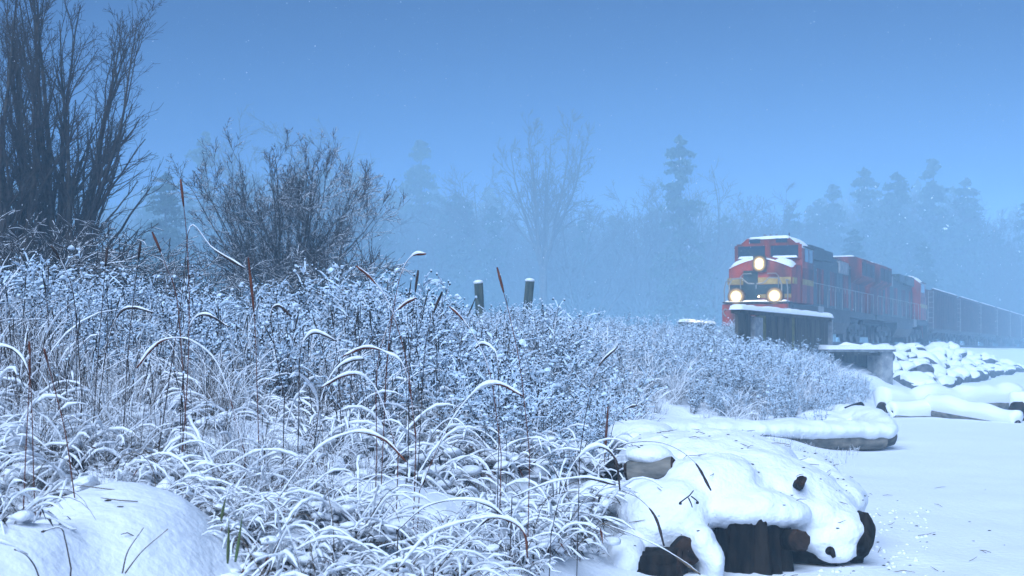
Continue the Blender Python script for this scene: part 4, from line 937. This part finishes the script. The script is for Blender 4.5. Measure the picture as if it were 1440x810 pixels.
# ------------------------------------------------------------------ grass stalks one can pick out
STALKS = [
    # label, distance, outline from base to tip in photo pixels, share that is seed head, stem colour, snow (m)
    ('tallest straight reed with a snow tipped brown head rising above the hazy conifer', 8.0, [(250, 700), (262, 560), (266, 440), (263, 340), (254, 252)], .17, 'redstem', .006),
    ('snowy reed leaning right whose snapped top hangs toward the domed bush', 8.2, [(215, 690), (240, 520), (258, 400), (268, 318), (300, 350), (345, 378)], .22, 'stem', .009),
    ('upright reed with a brown head in front of the domed bush', 8.6, [(366, 700), (362, 560), (358, 450), (349, 362)], .30, 'redstem', .006),
    ('drooping snow topped seed head, hook shaped, highest in the middle of the field', 9.0, [(538, 640), (545, 500), (556, 420), (566, 380), (580, 360), (599, 357)], .22, 'redstem', .010),
    ('seed head slanting up to the left beside the hook shaped one', 9.0, [(585, 620), (572, 510), (548, 430), (524, 394), (501, 374)], .30, 'redstem', .009),
    ('thin upright spike just right of the hook shaped head', 9.4, [(574, 640), (576, 520), (582, 430), (588, 380)], .25, 'stem', .005),
    ('curved snowy seed head bending right below the hook shaped head', 8.8, [(530, 640), (530, 520), (548, 452), (566, 430), (585, 419)], .35, 'redstem', .011),
    ('short spike leaning right between the hook shaped head and the fence posts', 9.6, [(590, 620), (598, 490), (610, 440), (622, 410)], .35, 'stem', .006),
    ('seed head slanting up left just before the taller fence post', 9.2, [(705, 640), (690, 530), (668, 475), (648, 446), (632, 431)], .30, 'redstem', .008),
    ('thin dark brown spear standing between the two fence posts', 9.0, [(745, 640), (732, 520), (718, 450), (708, 410), (699, 376)], .28, 'redstem', .003),
    ('low arch of snowy grass right of the taller reed cluster at the field edge', 9.0, [(140, 560), (152, 480), (168, 441), (188, 433), (216, 440)], .55, 'stem', .013),
    ('wide thick snowy arch below the tallest reed', 8.0, [(345, 640), (310, 520), (270, 480), (235, 477), (212, 492), (192, 518)], .40, 'redstem', .016),
    ('slim snowy arch to the right below the tallest reed', 8.5, [(255, 560), (262, 480), (272, 450), (292, 443), (322, 460)], .45, 'stem', .012),
    ('rounded snowy arch like a hoop under the domed bush', 9.0, [(420, 600), (422, 500), (430, 476), (446, 468), (474, 480)], .5, 'stem', .014),
    ('flat snowy arch left of the middle reed group', 9.0, [(400, 560), (385, 480), (381, 440), (392, 430), (410, 445)], .4, 'stem', .010),
    ('long flat snowy arch under the curved seed head', 8.6, [(585, 610), (570, 520), (545, 497), (515, 489), (482, 501)], .42, 'redstem', .014),
    ('second long flat snowy arch, lower and left of the first', 8.4, [(560, 640), (535, 560), (512, 530), (485, 528), (452, 545)], .45, 'redstem', .015),
    ('smooth snowy curve rising between the two long flat arches', 8.8, [(440, 640), (452, 560), (470, 522), (492, 508), (512, 505)], .4, 'stem', .013),
    ('snowy arch with a red underside in mid field below the fence posts', 8.4, [(590, 690), (630, 600), (668, 551), (700, 540), (736, 557)], .33, 'redstem', .016),
    ('small hooked snowy arch beside the base of the dark spear', 9.4, [(702, 600), (700, 510), (692, 490), (678, 484), (668, 490)], .45, 'stem', .012),
    ('bent snowy stalk leaning right in the open weeds toward the train', 9.5, [(815, 640), (828, 560), (842, 515), (868, 488)], .35, 'stem', .009),
    ('dark red spike standing alone left of the snow pile', 12.0, [(850, 650), (852, 620), (855, 572)], .8, 'redstem', .001),
    ('grass blade nodding right beside the lone dark red spike', 12.2, [(855, 650), (862, 600), (876, 577), (896, 570)], .2, 'stem', .007),
    ('wide red brown arch in the near grass left of centre', 7.4, [(392, 700), (420, 660), (455, 625), (500, 608), (540, 618), (572, 650)], .40, 'redstem', .012),
    ('thick snow loaded hoop of grass at the left end of the snow pile', 8.6, [(775, 750), (790, 690), (812, 645), (842, 628), (865, 645), (872, 690)], .45, 'stem', .020),
    ('low snowy arch crossing in front of the thick hoop', 8.4, [(720, 700), (770, 680), (820, 672), (866, 682)], .35, 'stem', .011),
    ('thin dark blade curving down across the left snow slope of the pile', 9.4, [(874, 690), (900, 702), (922, 728), (934, 768)], .5, 'stem', .002),
    ('fine arched blade over the top of the snow pile', 9.6, [(862, 632), (890, 622), (935, 624), (975, 648), (1000, 690)], .25, 'stem', .003),
    ('long pale stem lying slantwise across the foot of the snow pile', 9.0, [(848, 736), (890, 752), (940, 776), (985, 808)], .3, 'straw', .006),
    ('thick snow laden arch in the near grass at the bottom centre', 6.6, [(560, 800), (600, 755), (650, 735), (700, 728), (735, 745), (742, 785)], .45, 'redstem', .018),
    ('second snow laden arch nested above the bottom centre arch', 7.0, [(560, 745), (600, 712), (650, 703), (690, 712), (716, 735)], .4, 'stem', .013),
    ('slanting snowy stalk crossing the bottom centre arches', 6.8, [(610, 800), (645, 765), (680, 735), (690, 728)], .4, 'stem', .010),
    ('tall thin reed with a rusty tip at the left edge, near', 6.6, [(30, 790), (36, 640), (42, 520), (41, 480)], .25, 'redstem', .003),
    ('tall reed with a dark cattail like head close beside the rusty reed', 6.8, [(55, 800), (48, 690), (45, 580), (41, 505)], .16, 'redstem', .004),
    ('long thin stalk leaning left across the near left grass', 6.6, [(105, 700), (92, 610), (75, 540), (62, 490)], .2, 'redstem', .003),
    ('pair of crossing bent snowy stems at the left under the tall bare trees', 8.2, [(115, 560), (104, 420), (88, 372), (72, 345)], .28, 'stem', .009),
    ('slender upright stalk rising left of the low arch', 8.5, [(128, 640), (138, 500), (146, 400), (151, 348)], .2, 'stem', .006),
    ('slim snowy spike leaning right above the low arch', 8.6, [(172, 640), (180, 500), (190, 400), (198, 340)], .18, 'stem', .006),
    ('seed head slanting up left in the gap between trees and bush', 8.8, [(262, 600), (250, 430), (232, 370), (214, 326)], .25, 'redstem', .007),
    ('snow coated arch curving down at the left photo edge', 7.0, [(-30, 520), (-5, 490), (15, 490), (32, 505), (42, 530)], .6, 'stem', .016),
    ('white drooping snow covered stem falling to the bottom left of the green blades', 6.4, [(372, 700), (390, 715), (405, 745), (425, 808)], .1, 'straw', .016),
    ('thin angular bent stem on the smooth snow mound', 5.6, [(100, 800), (92, 760), (84, 742), (58, 748)], .1, 'stem', .002),
    ('fine pale stem leaning right on the smooth snow mound', 5.6, [(172, 806), (180, 775), (202, 742)], .1, 'straw', .002),
    ('second fine pale stem beside the first on the smooth snow mound', 5.6, [(176, 806), (200, 775), (236, 744)], .1, 'straw', .002),
    ('curved dark stem at the bottom left corner', 5.4, [(55, 812), (48, 795), (36, 780), (20, 772)], .1, 'stem', .007),
    ('green blade standing upright in the dark hollow beside the snow mound', 6.2, [(331, 790), (336, 760), (342, 716)], .0, 'green', .0),
    ('short yellowish green blade next to the upright green blade', 6.2, [(320, 792), (321, 765), (322, 728)], .0, 'green', .0),
    ('lone dark green blade higher on the mound edge', 6.6, [(311, 732), (314, 715), (318, 698)], .0, 'green', .0),
]
for lb, Y, pts, hf, cm_, sn in STALKS:
    r = np.random.default_rng(len(lb) * 7 + int(pts[0][0])); n = 28
    px = catmull(pts, n); yy = Y + np.linspace(0, 1, n) * r.uniform(-.15, .15) + .03 * np.sin(np.linspace(0, 3, n) + r.uniform(0, 3))
    W = np.stack([(px[:, 0] - CX) / FPX * yy, yy, CAM_Z + (HY - px[:, 1]) / FPX * yy], -1)
    gb = gz(W[0, 0], W[0, 1])
    if cm_ != 'green' and W[0, 2] > gb + .02 and pts[0][1] > pts[1][1] + 5 and 'over the top' not in lb and 'pale stem' not in lb:   # root it in the ground
        drop = W[0, 2] - gb; W = np.concatenate([[W[0] - [.02, 0, drop + .03]], [W[0] - [.008, 0, drop * .5]], W]); n += 2
    nm = 'green_grass' if cm_ == 'green' else 'grass_stalk'
    t = thing(nm, lb, 'grass', W[0], group='single stalks standing out of the weeds'); Q = (W - W[0])[None]
    r0 = .0034 if cm_ != 'green' else .009
    R = rad(np.array([r0]), n, .6, .0015)
    if cm_ == 'green': R = np.maximum(R * np.sin(np.linspace(.6, PI, n))[None], .0008)
    mb = MB(); mb.tubes(Q, R, 5); mb.build('stem', M[cm_], t, True)
    nh = int(n * hf)
    if nh >= 3:
        H = Q[:, -nh:]; prof = .0035 + .0050 * np.sin(np.linspace(.25, PI - .25, nh)) * (1 + .25 * r.uniform(-1, 1, nh)); prof *= Y / 8.5
        mb = MB(); mb.tubes(H, prof[None], 6, cap=True); hd = mb.build('seed_head', M[cm_], t, True)
        R = R.copy(); R[0, -nh:] = np.maximum(R[0, -nh:], prof)
    if sn:
        T = np.gradient(Q[0], axis=0); T /= np.linalg.norm(T, axis=1, keepdims=True); hz = np.sqrt(np.clip(1 - T[:, 2] ** 2, 0, 1))
        th = (sn * (.06 + .94 * hz ** 1.6) * (.62 + .38 * noise3(W, 26, int(pts[0][0]), 2)) + .0008); th[-1] *= .6
        th[-3:] *= np.array([.9, .7, .3]); th[:3] *= np.array([.1, .4, .8])
        C = Q[0].copy(); C[:, 2] += R[0] * .6 + th * .55; C[:, 1] -= th * .15
        mb = MB(); mb.tubes(C[None, 2:], th[None, 2:], 8, cap=True); mb.build('snow', SN, t, True)

# twig with berries on the pile
p = P(970, 702, 10.2); t = thing('berry_twig', 'small broken twig with two dark buds stuck in the snow of the pile', 'twig', p)
mb = MB()
for pts in ([(-14, 5), (0, -5), (6, -12)], [(-2, -2), (2, 6), (4, 12)], [(2, -4), (10, 2), (12, 5)]):
    q = np.array([[(a / FPX * 10.2, 0.01 * k, -b / FPX * 10.2) for k, (a, b) in enumerate(pts)]]); mb.tubes(q, np.array([[.006, .005, .004]]), 5)
mb.build('stem', M['stem'], t)
for a, b in ((11, 5), (-13, 6)):
    mb = MB(); mb.blobs([(a / FPX * 10.2, .01, -b / FPX * 10.2)], [(.012, .012, .012)], 0, 3, .1, True); mb.build('bud', M['leaf'], t, True)

# litter: bark chips and broken straw on the snow, crumbs fallen from the edges
dg = bpy.context.evaluated_depsgraph_get()
def drop(x, y, top=2.2):
    ok, loc, nrm, *_ = S.ray_cast(dg, (x, y, top), (0, 0, -1)); return np.array(loc) if ok else None
r = np.random.default_rng(88); cb = MB(); sb = MB(); kb = MB()
for k in range(230):
    if k < 120: y = r.uniform(10.2, 13.2); x = y * r.uniform(.075, .255)
    elif k < 128: y = r.uniform(5.6, 7.2); x = y * r.uniform(-.36, -.20)
    else: y = r.uniform(9.8, 17); x = np.interp(y, TOE_Y, TOE_X) + abs(r.normal(0, .9)) + (.9 if y < 13.5 else .1)
    p = drop(x, y)
    if p is None: continue
    a = r.uniform(0, 6.28)
    if r.uniform() < .35:
        l = r.uniform(.03, .11); q = np.array([p + [-math.cos(a) * l, -math.sin(a) * l, .002], p + [0, 0, r.uniform(.008, .02)], p + [math.cos(a) * l, math.sin(a) * l, .004 + r.uniform(0, .03)]]); sb.tubes(q[None], np.array([[.0022, .0028, .0014]]), 4)
    else: cb.blobs([p + [0, 0, .002]], [np.array([1.6, .8, .5]) * r.uniform(.004, .011)], 0, k, .4)
for k in range(420):
    y = r.uniform(9.9, 15); x = y * r.uniform(.09, .30); p = drop(x, y)
    if p is not None and p[2] < .10: kb.blobs([p + [0, 0, .002]], [np.array([1.2, 1, .8]) * r.uniform(.005, .022)], 0, k, .3)
tag(cb.build('bark_litter', M['leaf'], smooth=False), kind='stuff'); tag(sb.build('straw_litter', M['straw']), kind='stuff'); tag(kb.build('snow_crumbs', SN, smooth=True), kind='stuff')

# ------------------------------------------------------------------ falling snow and the haze
r = np.random.default_rng(9); n = 5200; y = 5 + 65 * r.uniform(0, 1, n) ** .7; x = y * r.uniform(-.5, .5, n); z = CAM_Z + y * r.uniform(-.02, .27, n)
xq = np.array([tr(-r.uniform(.3, 5), r.normal(0, 1.6), r.uniform(.8, 5)) for _ in range(420)]); x = np.concatenate([x, xq[:, 0]]); y = np.concatenate([y, xq[:, 1]]); z = np.concatenate([z, xq[:, 2]])
k = z > ground(x, y) + .3; x, y, z = x[k], y[k], z[k]
mb = MB(); s = r.uniform(.0018, .0042, len(x)) * np.interp(y, [5, 60], [.6, 1.3]); mb.blobs(np.stack([x, y, z], -1), np.stack([s, s, s * 1.5], -1), 0, 5, .25)
tag(mb.build('falling_snow', SN), kind='stuff')

hz = bpy.data.materials.new('haze_air'); hz.use_nodes = True; t = hz.node_tree; t.nodes.clear()
out = t.nodes.new('ShaderNodeOutputMaterial'); pv = t.nodes.new('ShaderNodeVolumePrincipled')
pv.inputs['Color'].default_value = (.49, .79, 1.0, 1); pv.inputs['Density'].default_value = HAZE_DENSITY; pv.inputs['Anisotropy'].default_value = -.5
t.links.new(pv.outputs[0], out.inputs['Volume'])
mb = MB(); mb.box((0, 310, 17.1), (4200, 740, 39.8)); o = mb.build('haze', hz); o['kind'] = 'stuff'
